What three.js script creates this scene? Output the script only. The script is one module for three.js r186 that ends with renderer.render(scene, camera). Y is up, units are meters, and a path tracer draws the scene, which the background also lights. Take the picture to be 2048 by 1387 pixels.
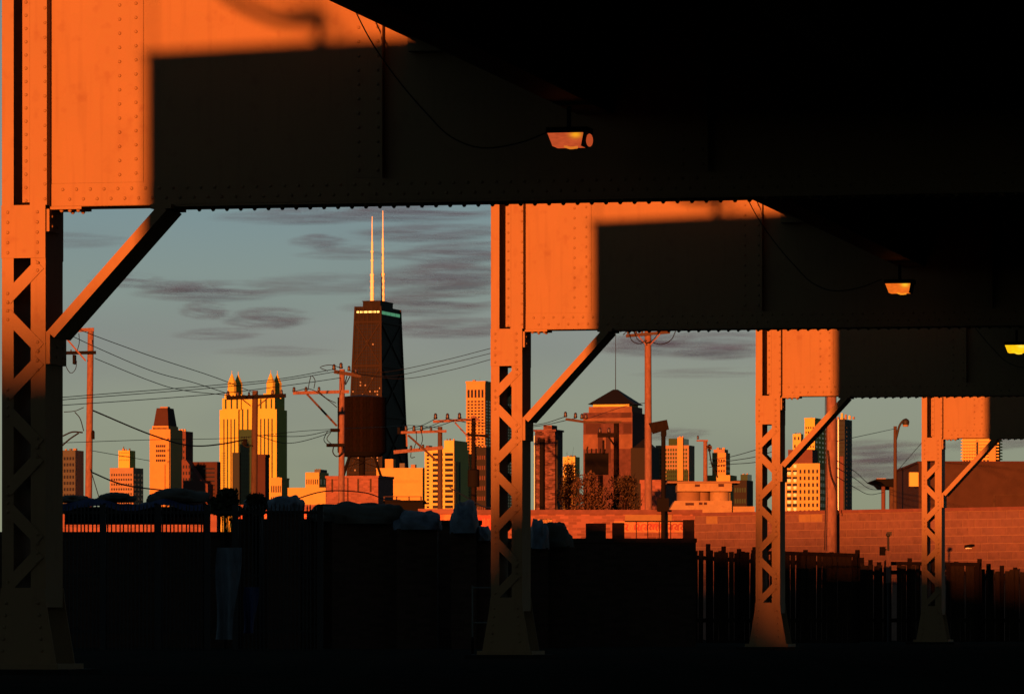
import * as THREE from 'three';
import { mergeGeometries } from 'three/addons/utils/BufferGeometryUtils.js';

// ───────────── camera, sky, sun, exposure ─────────────
const W = 2048, H = 1387, F = 10500, EYE = 0.5, HZ = 1240, CX = 1024;      // a long lens held low, level, with the lens shifted up
const scene = new THREE.Scene();
const camera = new THREE.PerspectiveCamera(2 * Math.atan(HZ / F) * 180 / Math.PI, W / (2 * HZ), 1, 40000);
camera.position.set(0, EYE, 0);
camera.setViewOffset(W, 2 * HZ, 0, 0, W, H);
camera.updateProjectionMatrix();
const renderer = new THREE.WebGLRenderer({ antialias: true });
renderer.toneMapping = THREE.LinearToneMapping;
const EXPO = 4.4;
renderer.toneMappingExposure = EXPO;
renderer.shadowMap.enabled = true;

const TH = Math.atan((3293 - CX) / F);                                     // heading of the tracks, right of the view
const cT = Math.cos(TH), sT = Math.sin(TH);
const trackToWorld = (u, v) => [u * cT + v * sT, u * sT - v * cT];         // u across the tracks, v along them
const BAY = 20.97;
const sunRun = trackToWorld(1.365, BAY), SUN_TAN = 0.0357;                  // where the light travels, seen from above
const sunTravel = new THREE.Vector3(sunRun[0], -SUN_TAN * Math.hypot(...sunRun), sunRun[1]).normalize();
const sun = new THREE.DirectionalLight(new THREE.Color().setRGB(1.0, 0.215, 0.042), 5);
sun.position.copy(sunTravel).multiplyScalar(-260).add(new THREE.Vector3(0, 0, -70));
sun.target.position.set(0, 0, -70);
sun.castShadow = true;
sun.shadow.mapSize.set(4096, 4096);
Object.assign(sun.shadow.camera, { left: -80, right: 80, bottom: -60, top: 60, near: 1, far: 900 });
scene.add(sun, sun.target);

// seeded noise
function rng(seed) { let s = seed >>> 0; return () => { s = (s + 0x6D2B79F5) | 0; let t = Math.imul(s ^ (s >>> 15), 1 | s); t = (t + Math.imul(t ^ (t >>> 7), 61 | t)) ^ t; return ((t ^ (t >>> 14)) >>> 0) / 4294967296; }; }
const hash2 = (x, y, s) => { let h = Math.imul(x | 0, 374761393) ^ Math.imul(y | 0, 668265263) ^ Math.imul(s | 0, 2147483647 - 97); h = Math.imul(h ^ (h >>> 13), 1274126177); return ((h ^ (h >>> 16)) >>> 0) / 4294967296; };
function vnoise(x, y, s, px = 0, py = 0) {
  const xi = Math.floor(x), yi = Math.floor(y), fx = x - xi, fy = y - yi, a = fx * fx * (3 - 2 * fx), b = fy * fy * (3 - 2 * fy);
  const wx = k => px ? ((k % px) + px) % px : k, wy = k => py ? ((k % py) + py) % py : k;
  const h = (i, j) => hash2(wx(xi + i), wy(yi + j), s);
  return (h(0, 0) * (1 - a) + h(1, 0) * a) * (1 - b) + (h(0, 1) * (1 - a) + h(1, 1) * a) * b;
}
function fbm(x, y, s, oct = 4, px = 0, py = 0) { let v = 0, w = 0.5, n = 0; for (let o = 0; o < oct; o++) { v += w * vnoise(x, y, s + o * 17, px, py); n += w; x *= 2; y *= 2; px *= 2; py *= 2; w *= 0.5; } return v / n; }

{ // the evening sky: clear air going from grey-green near the ground to blue-grey overhead, with low streaks of cloud
  const TW = 4096, TH2 = 2048, data = new Float32Array(TW * TH2 * 4);
  const stops = [[-90, .02, .018, .014], [-0.6, .02, .018, .014], [0, .25, .26, .155], [1.2, .265, .285, .19], [2.4, .275, .302, .232], [3.2, .25, .30, .255], [4.5, .20, .285, .30], [8, .13, .225, .27], [20, .07, .125, .165], [45, .035, .065, .095], [90, .02, .04, .07]];
  const air = el => { let i = 0; while (i < stops.length - 2 && el > stops[i + 1][0]) i++; const a = stops[i], b = stops[i + 1], t = Math.min(1, Math.max(0, (el - a[0]) / (b[0] - a[0]))); return [1, 2, 3].map(k => a[k] + (b[k] - a[k]) * t); };
  const streaks = [[430, 582, 110, 13, .6], [350, 576, 50, 10, .4], [535, 637, 62, 12, .55], [640, 482, 44, 9, .45], [250, 560, 52, 9, .45], [860, 465, 105, 12, .6], [930, 505, 95, 13, .6], [900, 552, 110, 17, .7], [860, 608, 110, 15, .6], [910, 655, 100, 13, .55], [410, 621, 34, 11, .4], [610, 432, 120, 10, .45], [820, 425, 130, 11, .5], [660, 565, 130, 14, .28], [440, 668, 60, 8, .28], [560, 700, 80, 7, .22],
    [1380, 690, 120, 16, .6], [1450, 706, 70, 9, .45], [1290, 684, 60, 13, .4], [1345, 868, 50, 8, .45], [1765, 908, 80, 13, .6], [1740, 935, 90, 14, .55], [1800, 962, 70, 12, .5], [1730, 890, 60, 8, .35], [2020, 880, 70, 14, .5], [180, 470, 90, 10, .2]]
    .map(([x, y, w, h, k]) => [Math.atan((x - CX) / F) * 180 / Math.PI, Math.atan((HZ - y) / F) * 180 / Math.PI, w / F * 57.3 * 0.75, Math.max(h, 12) / F * 57.3 * 0.8, k]);
  for (let j = 0; j < TH2; j++) {
    const el = ((j + 0.5) / TH2 - 0.5) * 180, base = air(el), y = Math.sin(el * Math.PI / 180), ce = Math.cos(el * Math.PI / 180);
    for (let i = 0; i < TW; i++) {
      const o = (j * TW + i) * 4; let [r, g, b] = base;
      if (el > 0 && el < 60) {
        const az = ((i + 0.5) / TW - 0.5) * 2 * Math.PI, dx = Math.cos(az) * ce, dz = Math.sin(az) * ce;
        const k = 1 / (y + 0.03), n = fbm(dx * k * 1.7 + 40, dz * k * 0.62 + 11, 5, 3);
        let a = Math.min(1, Math.max(0, (n - 0.56) / 0.16)) * 0.34;
        const deg = Math.atan2(dx, -dz) * 180 / Math.PI;
        if (Math.abs(deg) < 8 && el < 6) {
          a *= 0.35;
          for (const [sa, se, sw, sh, sk] of streaks) { const p = (deg - sa) / sw, q = (el - se) / sh, d = p * p + q * q; if (d < 8) a = 1 - (1 - a) * (1 - Math.min(.95, sk * .4 * Math.exp(-d) * (0.7 + 0.6 * vnoise(deg * 5, el * 9, 3)))); }
        }
        const glow = Math.max(0, -(dx * sunTravel.x + y * sunTravel.y + dz * sunTravel.z)), w = Math.pow(glow, 10) * 0.12;
        r += w; g += w * 0.5; b += w * 0.15;
        r += (.115 - r) * a; g += (.118 - g) * a; b += (.155 - b) * a;
      }
      data[o] = r / EXPO; data[o + 1] = g / EXPO; data[o + 2] = b / EXPO; data[o + 3] = 1;
    }
  }
  const sky = new THREE.DataTexture(data, TW, TH2, THREE.RGBAFormat, THREE.FloatType);
  sky.mapping = THREE.EquirectangularReflectionMapping; sky.magFilter = THREE.LinearFilter; sky.minFilter = THREE.LinearFilter; sky.needsUpdate = true;
  scene.background = sky; scene.environment = sky;
}

// ───────────── helpers ─────────────
const taken = new Map();
function numbered(name) { const n = taken.get(name) ?? 0; taken.set(name, n + 1); return n ? `${name}_${String(n).padStart(3, '0')}` : name; }
function tag(o, label, category, group, kind) { o.userData = { ...(label && { label }), ...(category && { category }), ...(group && { group }), ...(kind && { kind }) }; return o; }
function thing(name, label, category, [x, y, z] = [0, 0, 0], turn = 0, group) { const o = new THREE.Group(); o.name = numbered(name); o.position.set(x, y, z); o.rotation.y = turn; scene.add(o); return tag(o, label, category, group); }
// texture coordinates in metres, from the side that a face points to
function metric(g) {
  g = g.index ? g.toNonIndexed() : g; const p = g.attributes.position, n = g.attributes.normal, uv = new Float32Array(p.count * 2);
  for (let i = 0; i < p.count; i += 3) {
    const nx = Math.abs(n.getX(i) + n.getX(i + 1) + n.getX(i + 2)), ny = Math.abs(n.getY(i) + n.getY(i + 1) + n.getY(i + 2)), nz = Math.abs(n.getZ(i) + n.getZ(i + 1) + n.getZ(i + 2));
    for (let k = i; k < i + 3; k++) { const x = p.getX(k), y = p.getY(k), z = p.getZ(k); const [a, b] = nx > ny && nx > nz ? [z, y] : ny > nz ? [x, z] : [x, y]; uv[2 * k] = a; uv[2 * k + 1] = b; }
  }
  g.setAttribute('uv', new THREE.BufferAttribute(uv, 2)); return g;
}
function join(geos) { const list = (Array.isArray(geos) ? geos : [geos]).flat(9).map(g => { const q = g.index ? g.toNonIndexed() : g; for (const k of Object.keys(q.attributes)) if (!['position', 'normal', 'uv'].includes(k)) q.deleteAttribute(k); if (!q.attributes.uv) q.setAttribute('uv', new THREE.BufferAttribute(new Float32Array(q.attributes.position.count * 2), 2)); return q; }); return list.length > 1 ? mergeGeometries(list) : list[0]; }
function obj(name, geos, material, parent = scene, keepUV = false) {
  const g = keepUV ? join(geos) : metric(join(geos)); const m = new THREE.Mesh(g, material); m.name = parent === scene ? numbered(name) : name; m.castShadow = m.receiveShadow = true; parent.add(m); return m;
}
function again(name, geometry, material, parent) { const m = new THREE.Mesh(geometry, material); m.name = name; m.castShadow = m.receiveShadow = true; parent.add(m); return m; }
const box = (x0, x1, y0, y1, z0, z1) => new THREE.BoxGeometry(Math.abs(x1 - x0), Math.abs(y1 - y0), Math.abs(z1 - z0)).translate((x0 + x1) / 2, (y0 + y1) / 2, (z0 + z1) / 2);
function beamBetween(a, b, w, d) { // a bar from a to b, w across in the xy plane, d deep in z
  const v = new THREE.Vector3(b[0] - a[0], b[1] - a[1], b[2] - a[2]), L = v.length(); const g = new THREE.BoxGeometry(w, L, d);
  const q = new THREE.Quaternion().setFromUnitVectors(new THREE.Vector3(0, 1, 0), v.normalize());
  return g.applyQuaternion(q).translate((a[0] + b[0]) / 2, (a[1] + b[1]) / 2, (a[2] + b[2]) / 2);
}
function rod(a, b, r0, r1 = r0, seg = 8) { const v = new THREE.Vector3(b[0] - a[0], b[1] - a[1], b[2] - a[2]), L = v.length(); const g = new THREE.CylinderGeometry(r1, r0, L, seg); const q = new THREE.Quaternion().setFromUnitVectors(new THREE.Vector3(0, 1, 0), v.normalize()); return g.applyQuaternion(q).translate((a[0] + b[0]) / 2, (a[1] + b[1]) / 2, (a[2] + b[2]) / 2); }
function tube(pts, r, n = 24, seg = 5) { return new THREE.TubeGeometry(new THREE.CatmullRomCurve3(pts.map(p => new THREE.Vector3(...p))), n, r, seg); }
function prism(pts, z0, z1) { const s = new THREE.Shape(pts.map(p => new THREE.Vector2(...p))); return new THREE.ExtrudeGeometry(s, { depth: Math.abs(z1 - z0), bevelEnabled: false }).translate(0, 0, Math.min(z0, z1)); }
const at = (x, y, Z) => [(x - CX) / F * Z, EYE + (HZ - y) / F * Z, -Z];

function tex(size, fn, srgb = true) {
  const d = new Uint8Array(size * size * 4), c = v => Math.max(0, Math.min(255, Math.round(255 * (srgb ? (v <= 0.0031308 ? 12.92 * v : 1.055 * Math.pow(v, 1 / 2.4) - 0.055) : v))));
  for (let j = 0; j < size; j++) for (let i = 0; i < size; i++) { const [r, g, b] = fn(i / size, j / size); const o = (j * size + i) * 4; d[o] = c(r); d[o + 1] = c(g); d[o + 2] = c(b); d[o + 3] = 255; }
  const t = new THREE.DataTexture(d, size, size); t.wrapS = t.wrapT = THREE.RepeatWrapping; t.magFilter = THREE.LinearFilter; t.minFilter = THREE.LinearMipmapLinearFilter; t.generateMipmaps = true; if (srgb) t.colorSpace = THREE.SRGBColorSpace; t.needsUpdate = true; return t;
}
// a mottled surface: tile is the side of the pattern in metres
function mottled(rgb, amp, tile, seed, opt = {}) {
  rgb = rgb.map((c, i) => c * [.8, .895, .8][i]); const cells = opt.cells ?? 8, map = tex(opt.size ?? 256, (u, v) => {
    const n = fbm(u * cells * (opt.stretch ?? 1), v * cells, seed, 5, cells * (opt.stretch ?? 1), cells) - 0.5, s = opt.spots ? Math.max(0, fbm(u * 24, v * 24, seed + 50, 3, 24, 24) - 0.64) * opt.spots : 0;
    const st = opt.streak ? Math.max(0, fbm(u * 48, v * 3, seed + 70, 3, 48, 3) - .6) * opt.streak : 0; const k = Math.max(0.1, 1 + amp * 2 * n); return rgb.map((c, i) => c * k * (1 - s * [0.5, 0.9, 1][i]) * (1 - st * [.7, .9, 1][i]));
  });
  map.repeat.set(1 / tile, 1 / tile);
  const bump = opt.bump ? tex(128, (u, v) => { const n = fbm(u * 32, v * 32, seed + 9, 3, 32, 32); return [n, n, n]; }, false) : null; if (bump) bump.repeat.set(1 / (tile * 0.5), 1 / (tile * 0.5));
  return new THREE.MeshPhysicalMaterial({ map, roughness: opt.rough ?? 0.85, metalness: 0, specularIntensity: opt.spec ?? 1, ...(bump && { bumpMap: bump, bumpScale: opt.bump }) });
}
const plain = (r, g, b, rough = 0.8, spec = 1) => { const m = new THREE.MeshPhysicalMaterial({ roughness: rough, metalness: 0, specularIntensity: spec }); m.color.setRGB(r * .8, g * .895, b * .8); return m; };

const M = {
  steel: mottled([.138, .078, .036], .06, 2.6, 3, { spots: .9, streak: .45, rough: .7, size: 512, bump: .0006, spec: .5 }),
  steelDark: mottled([.022, .016, .013], .15, 2, 8, { rough: .85, spec: .2 }),
  tie: mottled([.018, .013, .01], .3, 1.5, 12, { spec: .2 }),
  ground: mottled([.018, .017, .015], .35, 3.1, 14, { bump: .006, rough: .97, spec: 0 }),
  dirt: mottled([.010, .009, .008], .4, 2, 15, { rough: .95, spec: .1 }),
  black: plain(.005, .0042, .0045, .8, .03),
  iron: plain(.010, .010, .011, .6, .3),
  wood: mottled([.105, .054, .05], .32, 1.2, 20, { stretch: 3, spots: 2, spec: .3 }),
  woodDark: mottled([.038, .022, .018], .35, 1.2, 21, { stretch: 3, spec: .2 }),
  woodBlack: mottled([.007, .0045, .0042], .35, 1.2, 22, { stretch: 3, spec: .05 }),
  fence: mottled([.012, .008, .006], .4, .7, 23, { stretch: 4, spec: .05 }),
  wire: plain(.005, .005, .005, .7, .15),
  ceramic: plain(.018, .01, .008, .35, .6),
  tarpBlue: mottled([.010, .018, .06], .35, .9, 30, { rough: .7, spec: .3 }),
  canvas: mottled([.04, .036, .032], .35, .9, 35, { rough: .9, spec: .2 }),
  tarpGrey: mottled([.055, .066, .09], .35, .9, 31, { rough: .7, spec: .3 }),
  mortar: mottled([.13, .075, .066], .2, .8, 33, { rough: .95, spec: .2 }),
  block: [0, 1, 2, 3].map(k => mottled([[.084, .043, .042], [.079, .040, .040], [.089, .045, .043], [.081, .042, .043]][k], .2, .9, 40 + k, { rough: .92, spec: .2 })),
  blockPale: mottled([.14, .085, .045], .15, .9, 45, { spec: .2 }),
  coping: mottled([.085, .034, .034], .25, .9, 46, { spec: .2 }),
  glass: plain(.010, .009, .011, .1, .5), glassGreen: plain(.016, .036, .02, .12, .4), glassBlue: plain(.012, .017, .02, .6, .1),
  limestone: mottled([.30, .25, .055], .08, 40, 50, { rough: .9, spec: .3 }), limestoneB: mottled([.25, .15, .055], .08, 30, 51, { spec: .3 }), pale: mottled([.33, .26, .08], .07, 30, 52, { spec: .3 }),
  cream: mottled([.25, .18, .06], .08, 30, 53, { spec: .3 }), tan: mottled([.16, .105, .075], .1, 30, 54, { spec: .3 }), redStone: mottled([.068, .028, .028], .12, 25, 55, { spec: .2 }), redDark: mottled([.03, .013, .014], .14, 25, 56, { spec: .2 }),
  slate: plain(.007, .006, .006, .7, .2), anodized: mottled([.009, .0065, .0055], .4, 24, 58, { rough: .6, spec: .06 }), anodizedBar: plain(.014, .009, .0075, .6, .06), white: plain(.5, .5, .46, .6, .5), grey: mottled([.06, .06, .06], .1, 20, 59, { spec: .3 }),
};
function brickMat(rgb, amp, seed, w = .22, h = .075) {
  rgb = rgb.map((c, i) => c * [.8, .895, .8][i]); const n = 8, r = rng(seed), tone = Array.from({ length: n * n * 2 }, () => 1 + (r() - .5) * 2 * amp);
  const map = tex(512, (u, v) => { const row = Math.floor(v * n * 2), off = row % 2 ? .5 : 0, fu = (u * n + off) % n, fv = v * n * 2 - row; const gap = (fu % 1) < .06 || fv < .14; const k = tone[(row % (n * 2)) * n / 1 % tone.length + Math.floor(fu) | 0] ?? 1; return gap ? [rgb[0] * 1.05, rgb[1] * 1.15, rgb[2] * 1.15] : rgb.map(c => c * k); });
  map.repeat.set(1 / (n * w), 1 / (n * 2 * h)); return new THREE.MeshPhysicalMaterial({ map, roughness: .92, specularIntensity: .2 });
}
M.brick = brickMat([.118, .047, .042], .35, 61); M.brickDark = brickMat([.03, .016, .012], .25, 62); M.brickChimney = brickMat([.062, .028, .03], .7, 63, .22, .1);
M.shadeBlue = plain(.010, .017, .021, .4, .3);  // the shade on the far left block, put into its colour
M.redTan = mottled([.095, .045, .035], .3, 25, 68, { spec: .2 }); M.pyramidRed = mottled([.05, .021, .023], .4, 20, 69, { spec: .2 });
M.plant = mottled([.17, .115, .07], .15, 1.5, 66, { spots: 1.5, spec: .2 }); M.plantDull = mottled([.12, .07, .045], .15, 1.5, 67, { spec: .2 });
M.brickBig = brickMat([.118, .049, .046], .22, 64, .5, .2);

// ───────────── ground ─────────────
tag(obj('ground', new THREE.CircleGeometry(16000, 96).rotateX(-Math.PI / 2), M.ground), null, null, null, 'structure');

// ───────────── low cloud streaks beyond the city: thin sheets in three layers, lying level 700 m up ─────────────
{
  const alphas = [1, 2, 3, 4].map(q => tex(256, (u, v) => { const d = (u * 2 - 1) ** 2 + (v * 2 - 1) ** 2, edge = Math.max(0, Math.min(1, (1 - d) / .75)), n = fbm(u * 3 + q * 9, v * 4 + q * 5, 200 + q, 4), a = Math.max(0, Math.min(1, (n - .33) * 2.5)) * edge * edge * (3 - 2 * edge); return [a, a, a]; }, false));
  const mats = new Map(), bank = (i, k) => { const key = i + '_' + k.toFixed(1); if (!mats.has(key)) { const m = new THREE.MeshPhysicalMaterial({ transparent: true, opacity: Math.min(.9, k * .88), alphaMap: alphas[i], roughness: 1, transmission: .5, thickness: 0, specularIntensity: 0, side: THREE.DoubleSide }); m.color.setRGB(.6, .56, .78); mats.set(key, m); } return mats.get(key); };
  const ALT = 700, list = [[430, 582, 150, 17, .5], [340, 574, 70, 12, .4], [535, 637, 85, 17, .5], [640, 482, 60, 12, .4], [250, 560, 70, 12, .4], [860, 465, 150, 16, .5], [930, 505, 140, 17, .5], [905, 552, 160, 24, .6], [860, 608, 160, 20, .5], [910, 655, 150, 18, .5], [410, 621, 50, 15, .4], [610, 432, 170, 14, .4], [830, 425, 190, 15, .5], [660, 568, 180, 18, .3], [440, 668, 90, 10, .3], [560, 702, 120, 9, .2], [720, 505, 120, 12, .3], [880, 585, 120, 10, .4],
    [1380, 690, 170, 20, .5], [1450, 706, 100, 11, .4], [1290, 684, 90, 17, .4], [1345, 868, 70, 10, .4], [1765, 908, 120, 17, .5], [1740, 936, 130, 18, .5], [1800, 962, 110, 15, .4], [1730, 890, 90, 10, .3], [2020, 880, 100, 18, .4], [150, 480, 130, 13, .2], [1420, 745, 140, 9, .2]];
  list.forEach(([x, y, w, h, k], n) => {
    const D = ALT * F / (HZ - y), W2 = w * 1.2 * D / F, dp = h * 1.15 / (HZ - y) * D, t = new THREE.Group(); t.name = n ? `cloud_${String(n).padStart(3, '0')}` : 'cloud'; t.position.set((x - CX) / F * D, ALT + EYE, -D); t.userData.kind = 'structure'; scene.add(t);
    for (let l = -1; l < 2; l++) { const m = new THREE.Mesh(new THREE.PlaneGeometry(W2 * 2 * (1 - .12 * Math.abs(l)), dp * 2 * (1 - .1 * Math.abs(l))).rotateX(-Math.PI / 2), bank((n + l + 5) % 4, k)); m.name = 'cloud_sheet'; m.position.set(l * W2 * .16, l * h * .22 * D / F, l * dp * .2); t.add(m); }
  });
}
// ───────────── the viaduct ─────────────
const Z0 = 48.4, X0 = (3 - CX) / F * Z0, DZ = BAY * cT, DX = BAY * sT;
const UND = 4.317, TOP = 6.46, SPAN = 18.4, ZB = -0.13;                     // underside and top of the cross beams, their length, the plane of their webs
const dome = (r => { const g = new THREE.SphereGeometry(r, 8, 3, 0, Math.PI * 2, 0, Math.PI / 2); return g.rotateX(Math.PI / 2).scale(1, 1, .8); })(0.0165);
const rivetAt = (x, y, z) => dome.clone().translate(x, y, z);
const rivetDown = (x, y, z) => dome.clone().rotateX(Math.PI / 2).scale(1.3, 1.9, 1.3).translate(x, y, z);
const rivetSide = (x, y, z) => dome.clone().rotateY(Math.PI / 2).translate(x, y, z);
const G = {};
{
  G.leftChannel = join([box(0, .113, .62, TOP - .02, -.018, 0), box(.097, .113, .62, TOP - .02, -.522, -.018), box(0, .113, .62, TOP - .02, -.54, -.522)]);
  G.rightChannel = join([box(.278, .42, .62, UND - .02, -.018, 0), box(.404, .42, .62, UND - .02, -.522, -.018), box(.278, .42, .62, UND - .02, -.54, -.522)]);
  G.gusset = join([box(-.002, .422, 3.835, UND + .005, .001, .013)]); G.gussetBack = join([box(-.002, .422, 3.835, UND + .005, -.553, -.541)]);
  G.endStrip = join([box(.198, .268, UND + .03, TOP - .02, -.02, 0), box(.25, .268, UND + .03, TOP - .02, -.36, -.02)]);
  G.endPlate = join([box(.271, .434, UND + .005, TOP - .02, -.012, .006), box(.418, .434, UND + .005, TOP - .02, ZB, -.012)]);
  G.backPlate = join([box(.113, .434, UND, TOP - .02, -.54, -.525)]);
  G.web = join([box(.434, SPAN - .434, UND + .012, TOP - .03, ZB - .016, ZB - .002), box(.434, SPAN - .434, UND + .012, TOP - .03, ZB - .36, ZB - .345)]);
  G.doubler = join([box(.436, 1.32, UND + .21, TOP - .03, ZB - .002, ZB + .008)]);
  G.bottomAngle = join([box(.436, SPAN - .436, UND, UND + .205, ZB - .002, ZB + .014), box(.436, SPAN - .436, UND - .004, UND + .012, ZB - .37, ZB - .002)]);
  G.coverPlate = join([box(1.62, SPAN - 1.62, UND - .022, UND - .004, ZB - .38, ZB + .016)]);
  G.topFlange = join([prism([[-.05, TOP - .03], [SPAN + .05, TOP - .03], [SPAN + .05, TOP], [SPAN - 5, TOP + .16], [5, TOP + .16], [-.05, TOP]], ZB - .46, ZB + .19)]);
  G.stiffener = u => join([box(u - .30, u, UND + .207, TOP - .03, ZB - .001, ZB + .012), box(u - .012, u, UND + .207, TOP - .03, ZB + .012, ZB + .09)]);
  G.bar = beamBetween([.045, -.068, 0], [.365, .252, 0], .112, .012); G.barDown = beamBetween([.045, .068, 0], [.365, -.252, 0], .112, .012);
  G.basePlate = join([prism([[-.0, .8], [.42, .8], [.44, .62], [.53, .1], [-.11, .1], [-.02, .62]], .0145, .03), prism([[-.0, .8], [.42, .8], [.44, .62], [.53, .1], [-.11, .1], [-.02, .62]], -.57, -.5545), box(-.16, .58, .05, .1, -.68, .14)]);
  G.pedestal = join([box(-.3, .72, -.3, .05, -.8, .26)]);
  const brA = [.465, 3.13, 0], brB = [1.54, UND - .03, 0];
  G.brace = join([beamBetween([brA[0], brA[1], -.27], [brB[0], brB[1], -.27], .09, .52)]);
  G.braceFoot = join([box(.4205, .458, 2.86, 3.16, -.53, -.012), rivetSide(.458, 2.93, ZB - .08), rivetSide(.458, 3.02, ZB - .1), rivetSide(.458, 2.93, ZB - .28), rivetSide(.458, 3.02, ZB - .28)]);
  G.braceHead = join([box(1.42, 1.615, UND - .045, UND - .0055, -.53, -.012)]);
  G.clip = join([box(.4205, .45, 4.08, UND - .032, -.4, -.02), box(.4205, .73, UND - .03, UND - .0055, -.44, ZB + .02), rivetSide(.45, 4.13, -.1), rivetSide(.45, 4.22, -.1), rivetSide(.45, 4.13, -.28), rivetSide(.45, 4.22, -.28), rivetDown(.52, UND - .03, -.18), rivetDown(.6, UND - .03, -.18), rivetDown(.68, UND - .03, -.18), rivetDown(.56, UND - .03, -.4), rivetDown(.66, UND - .03, -.4)]);
  const riv = [];
  for (let y = UND + .045; y < TOP - .1; y += .122) riv.push(rivetAt(.232, y, 0));
  for (let y = UND + .06; y < TOP - .1; y += .135) riv.push(rivetAt(.416, y, .004));
  for (let y = UND + .28; y < TOP - .1; y += .13) { riv.push(rivetAt(1.094, y, ZB + .008), rivetAt(1.25, y + .012, ZB + .008)); for (const u of [3.36, 3.54, 6.36, 6.54, 9.36, 9.54]) riv.push(rivetAt(u, y, ZB + .012)); }
  for (let u = .55; u < SPAN - .5; u += .132) riv.push(rivetAt(u, UND + .152, ZB + .014), rivetAt(u + .066, UND + .062, ZB + .014));
  for (let u = 1.70; u < SPAN - 1.7; u += .132) riv.push(rivetDown(u, UND - .022, ZB - .05), rivetDown(u + .066, UND - .022, ZB - .31));
  for (const u of [.06, .345]) for (let i = 0; i < 5; i++) riv.push(rivetAt(u, 3.885 + i * .093, .013));
  for (let j = 0; j < 4; j++) for (let i = 0; i < 4; i++) { riv.push(rivetAt(.06, 3.51 - i * .08 - .885 * j, .013)); if (j < 3) riv.push(rivetAt(.348, 3.06 - i * .085 - .885 * j, .013)); }
  riv.push(rivetAt(.348, 3.79, .013), rivetAt(.348, 3.72, .013));
  for (const u of [.05, .36]) for (let i = 0; i < 5; i++) riv.push(rivetAt(u + (u < .2 ? -.008 : .008) * (4 - i), .22 + i * .11, .031));
  for (let t = .15; t < .9; t += .16) { const x = brA[0] + (brB[0] - brA[0]) * t, y = brA[1] + (brB[1] - brA[1]) * t; riv.push(dome.clone().rotateX(Math.PI / 2).rotateZ(.84).translate(x + .034, y - .031, -.27)); }
  G.rivets = join(riv);
  for (const k of Object.keys(G)) if (G[k].isBufferGeometry) G[k] = metric(join(G[k]));
}
function makeBent(k, label) {
  const t = thing('viaduct_bent', label, 'steel bent', [X0 + k * DX, 0, -(Z0 + k * DZ)], -TH, 'riveted steel bents of the viaduct');
  const far = SPAN;
  again('column_channel', G.leftChannel, M.steel, t); again('column_channel', G.rightChannel, M.steel, t);
  const r1 = again('column_channel', G.leftChannel, M.steel, t), r2 = again('column_channel', G.rightChannel, M.steel, t);      // the column across the street
  r1.position.x = far; r1.rotation.y = Math.PI; r1.position.z = -.54; r2.position.x = far; r2.rotation.y = Math.PI; r2.position.z = -.54;
  again('gusset_plate', G.gusset, M.steel, t); again('gusset_plate', G.gussetBack, M.steel, t);
  again('end_strip', G.endStrip, M.steel, t); again('end_plate', G.endPlate, M.steel, t); again('back_plate', G.backPlate, M.steel, t);
  again('beam_web', G.web, M.steel, t); again('doubler_plate', G.doubler, M.steel, t); again('bottom_flange', G.bottomAngle, M.steel, t); again('cover_plate', G.coverPlate, M.steel, t); again('top_flange', G.topFlange, M.steel, t);
  G.stiff ??= metric(G.stiffener(0));
  for (const u of [3.6, 6.6, 9.6]) again('stiffener', G.stiff, M.steel, t).position.set(u, 0, 0);
  for (let j = 0; j < 4; j++) for (const z of [.007, -.547]) { again('lacing_bar', G.bar, M.steel, t).position.set(0, 3.524 - .885 * j, z); if (j < 3) again('lacing_bar', G.barDown, M.steel, t).position.set(0, 3.257 - .885 * j, z); }
  again('base', G.basePlate, M.steel, t); again('pedestal', G.pedestal, M.dirt, t);
  const p2 = again('pedestal', G.pedestal, M.dirt, t); p2.position.x = far - .42;
  const b2 = again('base', G.basePlate, M.steel, t); b2.position.x = far - .42;
  again('brace', G.brace, M.steel, t); again('brace_foot', G.braceFoot, M.steel, t); again('brace_head', G.braceHead, M.steel, t); again('clip_angle', G.clip, M.steel, t);
  again('rivets', G.rivets, M.steel, t).userData.kind = 'stuff';
  // cable post on the top flange, with its box and drooping cable
  obj('cable_post', [box(1.58, 1.65, TOP + .04, TOP + .24, ZB - .15, ZB - .09)], M.steelDark, t);
  obj('junction_box', [box(1.43, 1.69, TOP + .21, TOP + .34, ZB - .25, ZB)], M.steelDark, t);
  obj('cable', [tube([[1.46, TOP + .25, ZB - .1], [1.23, TOP + .27, ZB - .1], [1.02, TOP + .35, ZB - .1], [.76, TOP + .5, ZB - .1], [.45, TOP + .78, ZB - .1], [.05, TOP + 1.25, ZB - .1]], .05, 24, 6)], M.wire, t);
  obj('cable', [tube([[1.5, TOP + .3, ZB - .2], [1.3, TOP + .36, ZB - .2], [1.04, TOP + .5, ZB - .2], [.7, TOP + .78, ZB - .2], [.05, TOP + 1.4, ZB - .2]], .018, 24, 5)], M.wire, t);
  obj('conduit', [rod([.05, TOP, ZB - .15], [.05, TOP + 1.42, ZB - .15], .011)], M.steelDark, t);
  return t;
}
makeBent(-2, 'riveted steel bent behind the left edge, second before the nearest one in view');
makeBent(-1, 'riveted steel bent just left of the picture that shades the nearest one');
makeBent(0, 'nearest sunlit riveted steel bent at the left edge, largest of them');
makeBent(1, 'second riveted steel bent, its column in the middle of the picture');
makeBent(2, 'third riveted steel bent, its column before the white balcony tower');
makeBent(3, 'farthest riveted steel bent, its column before the dark red warehouse');
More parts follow.
